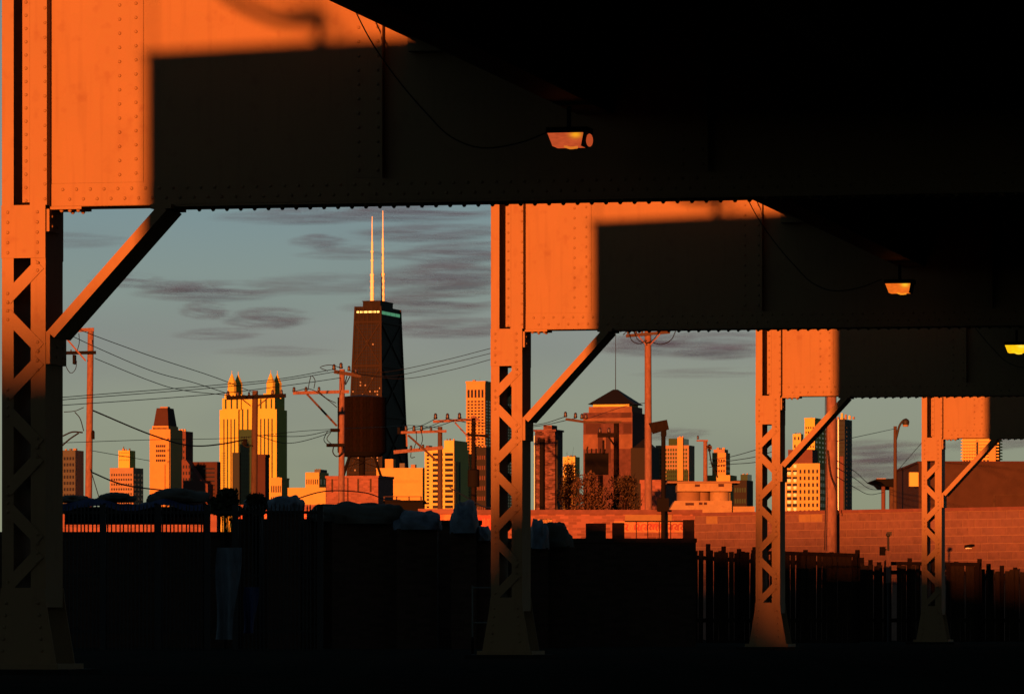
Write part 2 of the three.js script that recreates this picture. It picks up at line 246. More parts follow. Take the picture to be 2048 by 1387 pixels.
{ // girders between the bents and the track deck on top
  const rows = [[3.85, 4.16, 5.78], [5.4, 5.72, 5.06], [8.0, 8.3, 5.3], [10.3, 10.6, 5.3], [12.6, 12.9, 5.06], [14.3, 14.6, 5.78]];
  const where = ['along the left edge of the track deck', 'carrying the lamps, second from the left edge', 'third from the left edge', 'fourth from the left edge', 'fifth from the left edge', 'along the right edge of the track deck'];
  rows.forEach(([a, b, y], i) => {
    const t = thing('longitudinal_girder', `dark riveted longitudinal girder ${where[i]}`, 'girder', [X0, 0, -Z0], -TH, 'girders under the track deck');
    for (let k = -2; k < 3; k++) { const z0 = -(k * BAY) + ZB - .38, z1 = -((k + 1) * BAY) + ZB + .02; obj('girder_span', [box(a + .08, b - .08, y + .02, 6.85, z0, z1), box(a, b, y, y + .02, z0, z1)], M.steel, t); if (i === 0) obj('seat', [box(a, b, y - .125, y - .002, z1 - .0, z1 + .13)], M.steel, t); }
  });
  const d = thing('track_deck', 'dark timber and steel track deck across the top of the bents', 'track deck', [X0, 0, -Z0], -TH);
  obj('deck_slab', [box(3.9, 14.55, 6.86, 7.1, 2.5 * BAY, -3.1 * BAY)], M.tie, d);
  for (const u of [5.6, 7.05, 11.2, 12.65]) obj('rail', [box(u - .035, u + .035, 7.1, 7.25, 2.5 * BAY, -3.1 * BAY)], M.steelDark, d);
}
// lamps under the girders: a shallow glass bowl in a dark housing
function lamp(px, py, Z, em, hot, label) {
  const [x, y, z] = at(px, py, Z), t = thing('street_lamp', label, 'lamp', [x, y, z], -TH, 'lamps under the viaduct');
  const glow = tex(64, (u, v) => { const d = Math.exp(-((u - .74) ** 2 / .02 + (v - .85) ** 2 / .06)), n = .75 + .5 * fbm(u * 8, v * 8, 77, 3, 8, 8); return em.map((c, i) => (c * n + (hot[i] - c) * d * .9) / EXPO); });
  const mat = new THREE.MeshStandardMaterial({ color: 0x221008, emissive: 0xffffff, emissiveMap: glow, roughness: .35 });
  const w = .17, b = .125, hgt = .115, dp = .12;
  const bowl = prism([[-w, .06], [w - .02, .06], [w - .045, .06 - hgt], [-b, .06 - hgt]], -dp, dp);
  { const p = bowl.attributes.position, uv = new Float32Array(p.count * 2); for (let i = 0; i < p.count; i++) { uv[2 * i] = (p.getX(i) + w) / (2 * w); uv[2 * i + 1] = (p.getY(i) + .06) / .12; } bowl.setAttribute('uv', new THREE.BufferAttribute(uv, 2)); }
  obj('glass_bowl', bowl, mat, t, true);
  const cap = new THREE.SphereGeometry(.055, 12, 8).scale(.55, 1.05, 1).translate(w + .015, 0, 0); { const uv = cap.attributes.uv; for (let i = 0; i < uv.count; i++) uv.setXY(i, .2, .3); }
  if (Z < 50) obj('end_bowl', cap, mat, t, true);
  obj('clasp', [beamBetween([w - .005, .07, 0], [w - .03, -.06, 0], .016, .25)], M.black, t);
  obj('housing', [box(-w - .01, w + .02, .0615, .11, -.13, .13), rod([0, .11, 0], [0, 5.03 - y, 0], .02)], M.black, t);
  const nub = tube([[-.02, -.056, .1], [.03, -.075, .11], [.1, -.07, .11]], .012, 8, 6); { const uv = nub.attributes.uv; for (let i = 0; i < uv.count; i++) uv.setXY(i, .6, .9); }
  obj('latch', nub, mat, t, true);
}
lamp(1138, 281, 46.3, [.5, .07, .018], [1.0, .42, .01], 'warm glowing lamp under the nearest bent, with a hot yellow spot');
lamp(1800, 577, 66.8, [.85, .15, .01], [1.1, .6, .03], 'smaller glowing orange lamp right of the second bent');
lamp(2034, 698, 82, [1.2, .62, .006], [1.3, .9, .1], 'bright yellow lamp at the right edge of the picture');
function lampCable(k, label) { // the loose cable from the girder to the lamp, hanging before the beam
  const pts = [[712, 25], [735, 70], [765, 118], [808, 175], [852, 225], [900, 272], [960, 295], [1040, 285], [1100, 262]].map(([x, y]) => { const s = 1 + k * DZ / (Z0 - 1.2), p = at(x, y, Z0 - 1.2), q = [p[0] + k * DX, p[1], p[2] - k * DZ]; return q; });
  tag(obj('lamp_cable', tube(pts, .007, 40, 6), M.wire), label, 'cable', 'cables to the lamps');
}
lampCable(0, 'thin black cable curving down the nearest beam toward its lamp'); lampCable(1, 'thin black cable curving down the second beam toward its lamp'); lampCable(2, 'thin black cable sagging before the third beam');

// ───────────── unseen street behind the camera, roof heights shaped so they shade the ground ─────────────
function rowHouse(x0, x1, h, label) {
  const t = thing('row_building', label, 'building', [x0, 0, 85], 0, 'low buildings across the street behind the camera'), w = x1 - x0;
  obj('wall', box(.004, w - .004, 0, h - .3, 0, 12), M.brickDark, t); obj('cornice', box(.004, w - .004, h - .3, h, -.2, 12), M.brickDark, t);
  for (let x = 2; x < w - 2; x += 4) for (let y = 1.2; y < h - 2.6; y += 3.2) obj('window', box(x, x + 1.3, y, y + 1.8, -.05, .01), M.glass, t);
}
const SX = sunTravel.x / -sunTravel.z, off = (o, z) => o - SX * 85;
rowHouse(off(-20.35), off(14), 8.1, 'low brick building across the street behind the camera');
rowHouse(off(-24.25), off(-20.35), 7.2, 'lowest and narrowest brick building across the street behind the camera');
rowHouse(off(-29.5), off(-24.25), 9.6, 'narrow brick building behind the camera, taller than its right neighbour');
rowHouse(off(-66), off(-29.5), 10.25, 'tallest brick building behind the camera, at the end of the row');

// ───────────── skyline ─────────────
const PHI = -15.5 * Math.PI / 180, cP = Math.cos(PHI), sP = Math.sin(-PHI);
function tower(name, label, xm, Z, category = 'skyscraper') { const t = thing(name, label, category, [(xm - CX) / F * Z, 0, -Z], PHI, 'towers of the skyline'); t.userData.s = F / Z; t.userData.xm = xm; return t; }
// a block of a tower from picture measures: left end, corner, right end, top and foot
function tier(t, xl, xm, xr, yt, yb, back = 0) { const s = t.userData.s, x1 = ((xm - t.userData.xm) / s - sP * back) / cP, w = (xm - xl) / s / cP, d = Math.max(1, (xr - xm) / s / sP), h = y => EYE + (HZ - y) / s; const made = { x0: x1 - w, x1, y0: yb === null ? 0 : h(yb), y1: h(yt), z0: -back - d, z1: -back, w, d }; if (!(roofs.get(t)?.y1 >= made.y1)) roofs.set(t, made); return made; }
const roofs = new Map();
const tb = r => box(r.x0, r.x1, r.y0, r.y1, r.z0, r.z1);
function grid(r, cols, rows, fw, fh, opt = {}) { // window openings over the front of a block, and its right side
  const out = [], { x0 = .04, x1 = .96, y0 = .03, y1 = .97, p = .25, side = 0 } = opt;
  const W0 = r.x0 + (r.x1 - r.x0) * x0, W1 = r.x0 + (r.x1 - r.x0) * x1, H0 = r.y0 + (r.y1 - r.y0) * y0, H1 = r.y0 + (r.y1 - r.y0) * y1, cw = (W1 - W0) / cols, ch = (H1 - H0) / rows;
  for (let j = 0; j < rows; j++) for (let i = 0; i < cols; i++) out.push(box(W0 + (i + .5 - fw / 2) * cw, W0 + (i + .5 + fw / 2) * cw, H0 + (j + .5 - fh / 2) * ch, H0 + (j + .5 + fh / 2) * ch, r.z1 - .4, r.z1 + p));
  const sw = r.d / Math.max(1, side); for (let j = 0; j < rows && side; j++) for (let i = 0; i < side; i++) out.push(box(r.x1 - .4, r.x1 + p, H0 + (j + .5 - fh / 2) * ch, H0 + (j + .5 + fh / 2) * ch, r.z1 - (i + .5 + fw / 2) * sw, r.z1 - (i + .5 - fw / 2) * sw));
  return out;
}
function windows(t, geos, m = M.glass) { const o = obj('windows', geos, m, t); o.userData.kind = 'stuff'; return o; }

{ // block at the far left, its shade painted as an even grey blue
  const t = tower('office_block', 'dim grey block low at the far left behind the utility pole', 150, 5200); const a = tier(t, 118, 150, 163, 900, null); obj('wall', tb(a), M.shadeBlue, t); windows(t, grid(a, 5, 26, .6, .5));
}
{ // stepped tan block
  const t = tower('stepped_tower', 'small stepped tan tower left of the dark capped one', 266, 5000); const a = tier(t, 218, 266, 282, 935, null), b = tier(t, 235, 258, 267, 900, 935, 4); obj('wall', tb(a), M.tan, t); obj('upper_block', tb(b), M.limestone, t); windows(t, [grid(a, 9, 30, .5, .45, { side: 3 }), grid(b, 5, 3, .3, .35, { y0: .35 })]);
  obj('roof_stack', [box(b.x0 + 3, b.x0 + 3.6, b.y1, b.y1 + 4, b.z1 - 6, b.z1 - 5)], M.grey, t);
}
{ // tower with a dark mansard crown
  const t = tower('mansard_tower', 'orange lit slender tower with a dark sloped mansard crown', 340, 5300); const a = tier(t, 298, 340, 360, 858, null), b = tier(t, 303, 336, 352, 851, 862, 1), c = tier(t, 297, 329, 343, 928, null, -2.2);
  obj('wall', tb(a), M.limestoneB, t); obj('attic', tb(b), M.limestoneB, t); obj('front_bay', tb({ ...c, x0: c.x0 + 4, z0: -1 }), M.limestoneB, t);
  const cr = tier(t, 305, 336, 350, 815, 853, 2), cx = (cr.x0 + cr.x1) / 2, cz = (cr.z0 + cr.z1) / 2, g = tb(cr), p = g.attributes.position; for (let i = 0; i < p.count; i++) if (p.getY(i) > cr.y0 + 1) { p.setX(i, cx + (p.getX(i) - cx) * .72); p.setZ(i, cz + (p.getZ(i) - cz) * .72); } g.computeVertexNormals();
  obj('crown', g, M.redDark, t); obj('crown_cap', box(cx - 4, cx + 4, cr.y1, cr.y1 + 1.6, cz - 4, cz + 4), M.tan, t);
  windows(t, [grid(a, 5, 4, .75, .5, { x0: .3, x1: .78, y0: .825, y1: .925 }), grid(a, 1, 34, .9, .5, { x0: .84, x1: .92, y0: .1, y1: .66 }), grid(a, 1, 34, .9, .5, { x0: .01, x1: .07, y0: .1, y1: .66 }), grid(b, 12, 1, .6, .5), grid(a, 1, 1, .8, .98, { x0: .94, x1: .99, y0: .05, y1: .95 }), grid(a, 4, 3, .3, .2, { x0: .85, x1: .95, y0: .8, y1: .98 })]);
}
{ const t = tower('brick_tower', 'narrow dull red tower half hidden behind the mansard tower', 371, 5700); const a = tier(t, 350, 371, 383, 862, null); obj('wall', tb(a), M.redStone, t); windows(t, grid(a, 3, 30, .4, .4)); }
{ // slanted red block
  const t = tower('slanted_tower', 'red tower with a slanted glass face left of the twin crowned tower', 416, 5200); const s = t.userData.s, a = tier(t, 362, 416, 434, 920, null);
  const y = p => EYE + (HZ - p) / s, w = a.x1 - a.x0; obj('wall', prism([[a.x0, 0], [a.x0 + w * .98, 0], [a.x0 + w * .98, y(968)], [a.x0 + w * .68, y(958)], [a.x0 + w * .18, y(920)], [a.x0, y(918)]], -.1, -14), M.redStone, t);
  const b = tier(t, 376, 432, 438, 922, null, 16); obj('rear_block', tb(b), M.redDark, t);
  windows(t, [grid(b, 1, 16, .9, .35, { y0: .55 }), grid({ ...a, z1: -.1, y1: y(968) }, 8, 18, .45, .5, { x1: .92 }), grid({ ...a, z1: -.1, y0: y(966), y1: y(925) }, 4, 3, .45, .5, { x0: .02, x1: .44 })]);
}
{ // the twin crowned tower
  const t = tower('crowned_tower', 'tall yellow lit tower with four pointed corner turrets', 553, 5900); const s = t.userData.s;
  const L = tier(t, 437, 475, 490, 818, null), R = tier(t, 514, 553, 571, 818, null), C = tier(t, 468, 520, 560, 797, null, 5), U = tier(t, 443, 549, 568, 797, 818, 1.5);
  obj('wing', tb({ ...L, z0: -30 }), M.limestone, t); obj('wing', tb({ ...R, z0: R.z0 }), M.limestone, t); obj('core', tb({ ...C, z0: -36 }), M.limestone, t);
  const UL = tier(t, 442, 480, 495, 795, 818, 1.5), UR = tier(t, 514, 549, 566, 795, 818, 1.5); obj('shoulder', tb({ ...UL, z0: -30 }), M.limestone, t); obj('shoulder', tb(UR), M.limestone, t);
  const y = p => EYE + (HZ - p) / s;
  const flat = g => { const q = g.toNonIndexed(); q.computeVertexNormals(); return q; };
  const turret = (px, back) => {
    const x = ((px - t.userData.xm) / s - sP * back) / cP, r = 11 / s, g = new THREE.Group(); g.name = 'turret'; g.position.set(x, 0, -back); t.add(g);
    obj('lantern', [flat(new THREE.CylinderGeometry(r * .8, r * .86, y(766) - y(786), 8).translate(0, (y(766) + y(786)) / 2, 0)), box(-r * 1.05, r * 1.05, y(796), y(786), -r * 1.05, r * 1.05)], M.limestone, g);
    obj('spire_roof', [flat(new THREE.CylinderGeometry(.1, r * .9, y(743) - y(766), 8).translate(0, (y(743) + y(766)) / 2, 0)), rod([0, y(745), 0], [0, y(739), 0], .3)], M.limestone, g);
    const wn = []; for (let k = -1; k < 2; k++) wn.push(box(k * r * .6 - .8, k * r * .6 + .8, y(794.5), y(788), r * .9, r * 1.07)); windows(g, wn);
  };
  turret(461, 10); turret(472, 30); turret(540, 10); turret(552, 30);
  windows(t, [grid(L, 4, 1, .34, .97, { x0: .14, x1: .9 }), grid(R, 4, 1, .34, .97, { x0: .08, x1: .86 }), grid(UL, 3, 1, .3, .9), grid(UR, 3, 1, .3, .9), grid(C, 3, 1, .3, .97, { x0: .2, x1: .8 }), grid({ ...L, z1: L.z1 - .1 }, 8, 60, .35, .4, { y0: .1, y1: .8, x0: .1, x1: .35 })], M.glassGreen);
  obj('shadow_glass_bay', tb({ ...tier(t, 477, 502, 510, 858, null, -1), z0: -4 }), M.glassGreen, t); obj('shadow_glass_bay', tb({ ...tier(t, 463, 479, 492, 904, null, -2), z0: -4 }), M.glassBlue, t);  // green glass, darkened to carry the shadow of another building
  windows(t, [grid(tier(t, 479, 500, 510, 858, null, -1.2), 4, 40, .3, .5), grid(tier(t, 464, 480, 492, 906, null, -1.2), 4, 34, .3, .5)]);
}
{ const t = tower('slab_block', 'plain dark red slab standing before the crowned tower', 530, 900, 'building'); const a = tier(t, 512, 530, 537, 914, null); obj('wall', tb(a), M.redDark, t); obj('parapet', box(a.x0 - .1, a.x1 + .1, a.y1, a.y1 + .5, a.z0 - .1, a.z1 + .1), M.redDark, t); }
{ const t = tower('low_block', 'short yellow block at the right foot of the crowned tower', 563, 5000); const a = tier(t, 540, 563, 576, 958, null); obj('wall', tb(a), M.cream, t); windows(t, grid(a, 6, 12, .5, .6)); obj('parapet', box(a.x0 - .3, a.x1 + .3, a.y1, a.y1 + 1.5, a.z0 - .3, a.z1 + .3), M.cream, t); }
{ const t = tower('low_block', 'small yellow block left of the water tank base', 638, 3000); const a = tier(t, 610, 638, 655, 944, null), b = tier(t, 575, 652, 662, 975, null, -6); obj('wall', tb(a), M.cream, t); obj('podium', tb(b), M.cream, t); windows(t, [grid(a, 6, 14, .4, .5, { side: 3 }), grid(b, 16, 3, .7, .25)]); obj('penthouse', tb(tier(t, 628, 640, 652, 938, 944, 3)), M.grey, t); }
{ // the dark tapered tower with two masts
  const t = tower('tapered_tower', 'tall dark tapered skyscraper with two white masts and a lit crown', 761, 5750); const s = t.userData.s, y = p => EYE + (HZ - p) / s;
  const fx = 28.6, fz = 74, bx0 = 47, bz0 = 122, cx = -fx / 2, cz = -fz / 2, yT = y(612);
  const half = h => { const k = h / yT; return [(bx0 + (fx - bx0) * k) / 2, (bz0 + (fz - bz0) * k) / 2]; };
  const P = (sx, sz, h, o = 0) => { const [a, b] = half(h); return [cx + sx * (a + o), h, cz + sz * (b + o)]; };
  const g = tb({ x0: -1, x1: 1, y0: 0, y1: yT, z0: -1, z1: 1 }), p = g.attributes.position; for (let i = 0; i < p.count; i++) { const h = p.getY(i) > 1 ? yT : 0, q = P(Math.sign(p.getX(i)), Math.sign(p.getZ(i)), h); p.setXYZ(i, ...q); } g.computeVertexNormals();
  obj('body', g, M.anodized, t);
  // corner columns, cross bracing and floor bands
  const bar = (a, b, w) => beamBetween(a, b, w, w);
  const br = []; for (const [sx, sz] of [[-1, 1], [1, 1], [1, -1]]) br.push(bar(P(sx, sz, 0, .2), P(sx, sz, yT, .2), 2));
  const lv = [0, .26, .47, .65, .81, .95].map(k => k * yT);
  for (let i = 0; i < 5; i++) { br.push(bar(P(-1, 1, lv[i], .3), P(1, 1, lv[i + 1], .3), 1.4), bar(P(1, 1, lv[i], .3), P(-1, 1, lv[i + 1], .3), 1.4), bar(P(1, 1, lv[i], .3), P(1, -1, lv[i + 1], .3), 1.4), bar(P(1, -1, lv[i], .3), P(1, 1, lv[i + 1], .3), 1.4)); br.push(bar(P(-1, 1, lv[i + 1], .3), P(1, 1, lv[i + 1], .3), 2), bar(P(1, 1, lv[i + 1], .3), P(1, -1, lv[i + 1], .3), 2)); }
  for (let k = -2; k <= 2; k++) br.push(bar((q => [cx + k * q[0] / 3, 0, cz + q[1] + .2])(half(0)), (q => [cx + k * q[0] / 3, yT, cz + q[1] + .2])(half(yT)), .9));
  obj('bracing', br, M.anodizedBar, t).userData.kind = 'stuff';
  const r = rng(5), wn = [], wl = [];
  for (let h = 12; h < yT - 18; h += 3.45) { const [a, b] = half(h); for (let i = 0; i < 12; i++) { const x = cx - a + (i + .5) * 2 * a / 12, q = box(x - .8, x + .8, h, h + 1.7, cz + b - .3, cz + b + .12); const lit = r() < ([206, 246, 250, 150, 147, 118, 109].some(v => Math.abs(h - v) < 2.2) ? .3 : .04); (lit ? wl : wn).push(q); } }
  windows(t, wn, M.glass); const lw = new THREE.MeshStandardMaterial({ roughness: .5 }); lw.color.setRGB(.02, .015, .01); lw.emissive.setRGB(.012, .0038, .0012); obj('lit_windows', wl, lw, t).userData.kind = 'stuff';
  const crown = (c, geo) => { const m = new THREE.MeshStandardMaterial({ roughness: .5 }); m.color.setRGB(.1, .1, .08); m.emissive.setRGB(...c); return obj('crown_light', geo, m, t); };
  const [a, b] = half(yT); for (let k = 0; k < 4; k++) { const x = cx - a + .8 + k * (2 * a - 1.6) / 4; crown([.26, .22, .05], box(x + .5, x + (2 * a - 1.6) / 4 - .5, yT - 8.5, yT - 5, cz + b - .1, cz + b + .5)); const z = cz + b - 1 - k * (2 * b - 2) / 4; crown([.012, .05, .024], box(cx + a - .1, cx + a + .5, yT - 8.5, yT - 5, z - .8, z - (2 * b - 2) / 4 + .8)); }
  obj('mechanical_floor', [box(cx - 10, cx + 10, yT, yT + 6, cz - 24, cz + 24), box(cx - 10.6, cx + 10.6, yT + 6, yT + 7, cz - 24.6, cz + 24.6)], M.anodized, t);
  for (const [px, back, top] of [[743, 22, 429], [763, 55, 413]]) { const x = ((px - 761) / s - sP * back) / cP, yb = yT + 1, yt = y(top), mid = yb + (yt - yb) * .36, m2 = yb + (yt - yb) * .72; obj('mast', [rod([x, yb, -back], [x, mid, -back], 2.3, 1.9, 10), rod([x, mid, -back], [x, m2, -back], 1.4, 1.15, 10), rod([x, m2, -back], [x, yt, -back], .8, .45, 8), ...[.06, .13, .2, .27, .34, .5, .6].map(k => rod([x, yb + (yt - yb) * k, -back], [x, yb + (yt - yb) * k + 2, -back], k < .36 ? 2.5 : 1.7, undefined, 10))], M.white, t); }
}
{ const t = tower('pale_hall', 'broad plain yellow block right of the tapered tower', 845, 5300, 'building'); const a = tier(t, 752, 845, 856, 937, null); obj('wall', tb(a), M.cream, t); windows(t, grid(a, 26, 4, .35, .2, { y0: .55, x0: .3 }), M.limestoneB); obj('parapet', box(a.x0 - .4, a.x1 + .4, a.y1, a.y1 + 1, a.z0 - .4, a.z1 + .4), M.cream, t); }
{ // banded tower
  const t = tower('banded_tower', 'yellow tower with horizontal balcony bands right of the pale hall', 908, 4800); const a = tier(t, 849, 908, 936, 896, null), b = tier(t, 888, 908, 934, 880, 897, 2), c = tier(t, 851, 858, 864, 890, 897, 2); obj('wall', tb(a), M.pale, t); obj('penthouse', tb(b), M.pale, t); obj('stair_head', tb(c), M.redStone, t);
  windows(t, [grid(a, 1, 24, .98, .55, { x0: .27, x1: .62, y0: .25, y1: .98 }), grid(a, 1, 24, .98, .55, { x0: .69, x1: .97, y0: .25, y1: .98 }), grid(a, 1, 44, .9, .5, { x0: .06, x1: .16 }), grid({ ...a, x0: -1, x1: 0 }, 1, 1, 0.01, 0.01, { side: 4 })]);
  const sl = []; for (let j = 0; j < 24; j++) { const h = a.y0 + (a.y1 - a.y0) * (.25 + .73 * j / 24); sl.push(box(a.x0 + a.w * .25, a.x0 + a.w * .98, h - .4, h + .7, a.z1 - .2, a.z1 + 1.2)); } obj('balcony_slabs', sl, M.pale, t).userData.kind = 'stuff';
  for (const z of [-10, -20]) obj('glass_strip', box(a.x1 - .2, a.x1 + .4, 0, a.y1 - 12, a.z1 + z, a.z1 + z + 5), M.glassBlue, t);
}
{ // window grid tower left of the second column
  const t = tower('gridded_tower', 'orange tower with a square window grid left of the middle column', 970, 4900); const a = tier(t, 932, 970, 1030, 766, null); obj('wall', tb(a), M.limestoneB, t); windows(t, [grid(a, 5, 1, .6, .9, { y0: .938, y1: .975 }), grid(a, 5, 48, .6, .5, { y0: .3, y1: .93, side: 10 })]); obj('parapet', box(a.x0 - .4, a.x1 + .4, a.y1, a.y1 + 2, a.z0 - .4, a.z1 + .4), M.limestoneB, t);
}
{ const t = tower('dark_block', 'dark block low behind the middle column', 972, 3800); const a = tier(t, 953, 972, 1012, 894, null); obj('wall', tb(a), M.slate, t); windows(t, grid(a, 4, 16, .5, .4), M.redStone); }
{ const t = tower('low_block', 'small bright yellow block between chimney and pyramid tower', 1150, 4200); const a = tier(t, 1126, 1150, 1160, 913, null); obj('wall', tb(a), M.pale, t); windows(t, grid(a, 4, 20, .4, .4)); }
{ // pyramid roofed tower
  const t = tower('pyramid_tower', 'banded brick red tower with a dark pyramid roof and a mast', 1265, 4500); const s = t.userData.s, y = p => EYE + (HZ - p) / s;
  const a = tier(t, 1167, 1265, 1281, 824, null), b = tier(t, 1178, 1264, 1274, 812, 824, 3); a.z0 = -44; b.z0 = -40; obj('wall', tb(a), M.pyramidRed, t); obj('attic', tb(b), M.redTan, t);
  const cx = (b.x0 + b.x1) / 2, cz = (b.z0 + b.z1) / 2; obj('frieze', box(b.x0 + 3, b.x1 - 3, b.y1, y(807), b.z0 + 3, b.z1 - 3), M.pale, t);
  const roof = new THREE.CylinderGeometry(2.5, b.w * .73, y(776) - y(807), 4, 1).rotateY(Math.PI / 4).translate(cx, (y(776) + y(807)) / 2, cz); obj('roof', roof, M.slate, t);
  obj('mast', [rod([cx, y(776), cz], [cx, y(640), cz], .35, .2, 6)], M.slate, t);
  for (const [p0, p1] of [[835, 843], [868, 897]]) { const h0 = y(p1), h1 = y(p0); obj('pale_band', box(a.x0 - .02, a.x1 + .02, h0, h1, a.z1 - .5, a.z1 + .35), M.redTan, t); }
  const r = rng(9); for (const [q0, q1, p0, p1] of [[.82, .98, 846, 866], [.78, .97, 825, 834], [.05, .35, 846, 866]]) obj('glass_panel', box(a.x0 + a.w * q0, a.x0 + a.w * q1, y(p1), y(p0), a.z1 - .3, a.z1 + .3), M.redDark, t);
  for (let k = 0; k < 3; k++) obj('arch_bay', box(a.x0 + a.w * (.3 + k * .16), a.x0 + a.w * (.4 + k * .16), y(925), y(872), a.z1, a.z1 + .5), M.redDark, t);
  windows(t, grid(a, 18, 40, .5, .4, { p: .12, y1: .66 }), M.redDark);
}
{ const t = tower('gabled_block', 'dark house with a hipped roof behind the tall pole', 1300, 2200, 'building'); const a = tier(t, 1262, 1300, 1320, 895, null); obj('wall', tb(a), M.slate, t); const cx = (a.x0 + a.x1) / 2, cz = (a.z0 + a.z1) / 2; obj('roof', new THREE.CylinderGeometry(.6, a.w * .72, (895 - 876) / t.userData.s, 4, 1).rotateY(Math.PI / 4).translate(cx, a.y1 + (895 - 876) / t.userData.s / 2, cz), M.slate, t); }
{ const t = tower('glass_tower', 'dark glass and orange stone tower right of the tall pole', 1378, 4600); const a = tier(t, 1312, 1378, 1391, 890, null), b = tier(t, 1338, 1366, 1380, 876, 890, 3), c = tier(t, 1355, 1366, 1372, 874, null, -2.5), d = tier(t, 1334, 1378, 1391, 910, null, -2); obj('wall', tb(a), M.tan, t); obj('upper_block', tb(b), M.glassGreen, t); obj('shaft', tb({ ...c, y0: d.y1 - 22, z0: -1 }), M.limestoneB, t); windows(t, [grid({ ...a, y0: a.y0 + 80 }, 12, 12, .6, .6, { y0: .4 }), grid({ ...a, z1: a.z1 + .1 }, 1, 1, .98, 1, { x0: .32, x1: .99, y0: .2, y1: .86 })], M.glassGreen); windows(t, grid({ ...a, z1: a.z1 + .4 }, 11, 24, .35, .5, { x0: .34, x1: .98, y0: .3, y1: .86 })); }
{ const t = tower('round_topped_tower', 'rounded orange tower behind the wooden mast pole', 1452, 4700); const a = tier(t, 1425, 1452, 1462, 905, null), b = tier(t, 1428, 1450, 1458, 898, 905, 3), c = tier(t, 1415, 1460, 1476, 950, null, -4); obj('wall', tb(a), M.limestoneB, t); obj('penthouse', tb(b), M.tan, t); obj('podium', tb(c), M.cream, t); windows(t, [grid(a, 5, 30, .5, .4, { side: 3 }), grid(c, 10, 10, .5, .4)]); }
{ const t = tower('dark_block', 'dark glass block low right of the rounded tower', 1494, 4000); const a = tier(t, 1468, 1494, 1509, 960, null), b = tier(t, 1482, 1496, 1506, 948, 960, 4); obj('wall', tb(a), M.slate, t); obj('upper_block', tb(b), M.glassGreen, t); windows(t, grid(a, 5, 12, .5, .4), M.glassGreen); }
{ // white tower with rounded balconies
  const t = tower('balcony_tower', 'white tower with rounded balconies beside the third column', 1640, 3600); const s = t.userData.s, a = tier(t, 1572, 1640, 1660, 926, null), b = tier(t, 1578, 1626, 1640, 898, 927, 4), c = tier(t, 1588, 1604, 1610, 866, 900, 8); obj('wall', tb(a), M.cream, t); obj('upper_block', tb(b), M.redStone, t); obj('stair_head', tb(c), M.pale, t);
  const rows = 22, bal = []; for (let j = 0; j < rows; j++) for (const [k, w] of [[.12, .1], [.29, .08]]) { const x = a.x0 + a.w * k, h = a.y0 + (a.y1 - a.y0) * (j + .6) / rows; bal.push(new THREE.CylinderGeometry(a.w * w * .75, a.w * w * .6, 2.1, 10, 1).translate(x, h, a.z1 + .3)); } obj('balconies', bal, M.white, t).userData.kind = 'stuff';
  windows(t, [grid(a, 5, rows, .45, .55, { x0: .38, x1: .99, side: 4 }), grid({ ...a }, 2, rows, .8, .45, { x0: .03, x1: .36 }), grid(c, 2, 2, .4, .4)]);
}
{ const t = tower('slab_tower', 'tall slab behind the balcony tower, cut by the brace', 1634, 4600); const a = tier(t, 1610, 1630, 1662, 838, null); obj('wall', tb(a), M.limestone, t); obj('parapet', box(a.x0 - .3, a.x1 + .3, a.y1, a.y1 + 1.2, a.z0 - .3, a.z1 + .3), M.limestone, t); windows(t, grid(a, 4, 40, .5, .4, { side: 4 })); }
{ // dark glass tower with a bright left edge
  const t = tower('glass_tower', 'tall dark glass tower with a rounded corner beside the near pole', 1690, 4300); const s = t.userData.s, a = tier(t, 1672, 1690, 1709, 838, null), y = p => EYE + (HZ - p) / s; obj('wall', tb(a), M.glassBlue, t); const cg = new THREE.MeshPhysicalMaterial({ roughness: .3 }); cg.color.setRGB(.035, .035, .035); obj('rounded_corner', new THREE.CylinderGeometry(2.4, 2.4, a.y1, 24).translate(a.x0 + 2, a.y1 / 2, a.z1 - 2), cg, t); obj('red_strip', box(a.x1 - 4, a.x1 - 1, a.y0, y(912), a.z1 - 1, a.z1 + .5), M.redStone, t);
  const fl = []; for (let j = 0; j < 46; j++) { const h = a.y1 * (j + .5) / 46; fl.push(box(a.x0, a.x1 - .5, h, h + .5, a.z1 - .2, a.z1 + .25)); } obj('floor_bands', fl, M.slate, t).userData.kind = 'stuff'; windows(t, grid({ ...a }, 1, 44, .01, .4, { side: 2, x0: .98, x1: .99 }), M.grey);
  for (let k = 0; k < 5; k++) obj('roof_unit', box(a.x0 + 1 + k * 3.2, a.x0 + 2.6 + k * 3.2, a.y1, a.y1 + 2 + (k * 7 % 4), a.z1 - 3, a.z1 - 1), k % 2 ? M.pale : M.tan, t);
}
{ const t = tower('balcony_tower', 'orange balcony tower above the dark red warehouse', 1992, 4200); const a = tier(t, 1927, 1992, 2006, 872, null); obj('wall', tb(a), M.limestoneB, t); const sl = []; for (let j = 0; j < 60; j++) { const h = a.y1 * (j + .5) / 60; sl.push(box(a.x0 - 1, a.x0 + a.w * .42, h, h + 1, a.z1 - .2, a.z1 + 1.5)); sl.push(box(a.x0 + a.w * .5, a.x0 + a.w * .82, h, h + 1, a.z1 - .2, a.z1 + 1.3)); sl.push(box(a.x1 - .2, a.x1 + 2, h, h + 1, a.z1 - 20, a.z1 - 3)); } obj('balcony_slabs', sl, M.pale, t).userData.kind = 'stuff'; windows(t, [grid(a, 1, 1, .9, 1, { x0: .42, x1: .48 }), grid(a, 3, 60, .6, .5, { x0: .5, x1: .82 }), grid(a, 5, 60, .5, .5, { x0: .02, x1: .42 })]); }

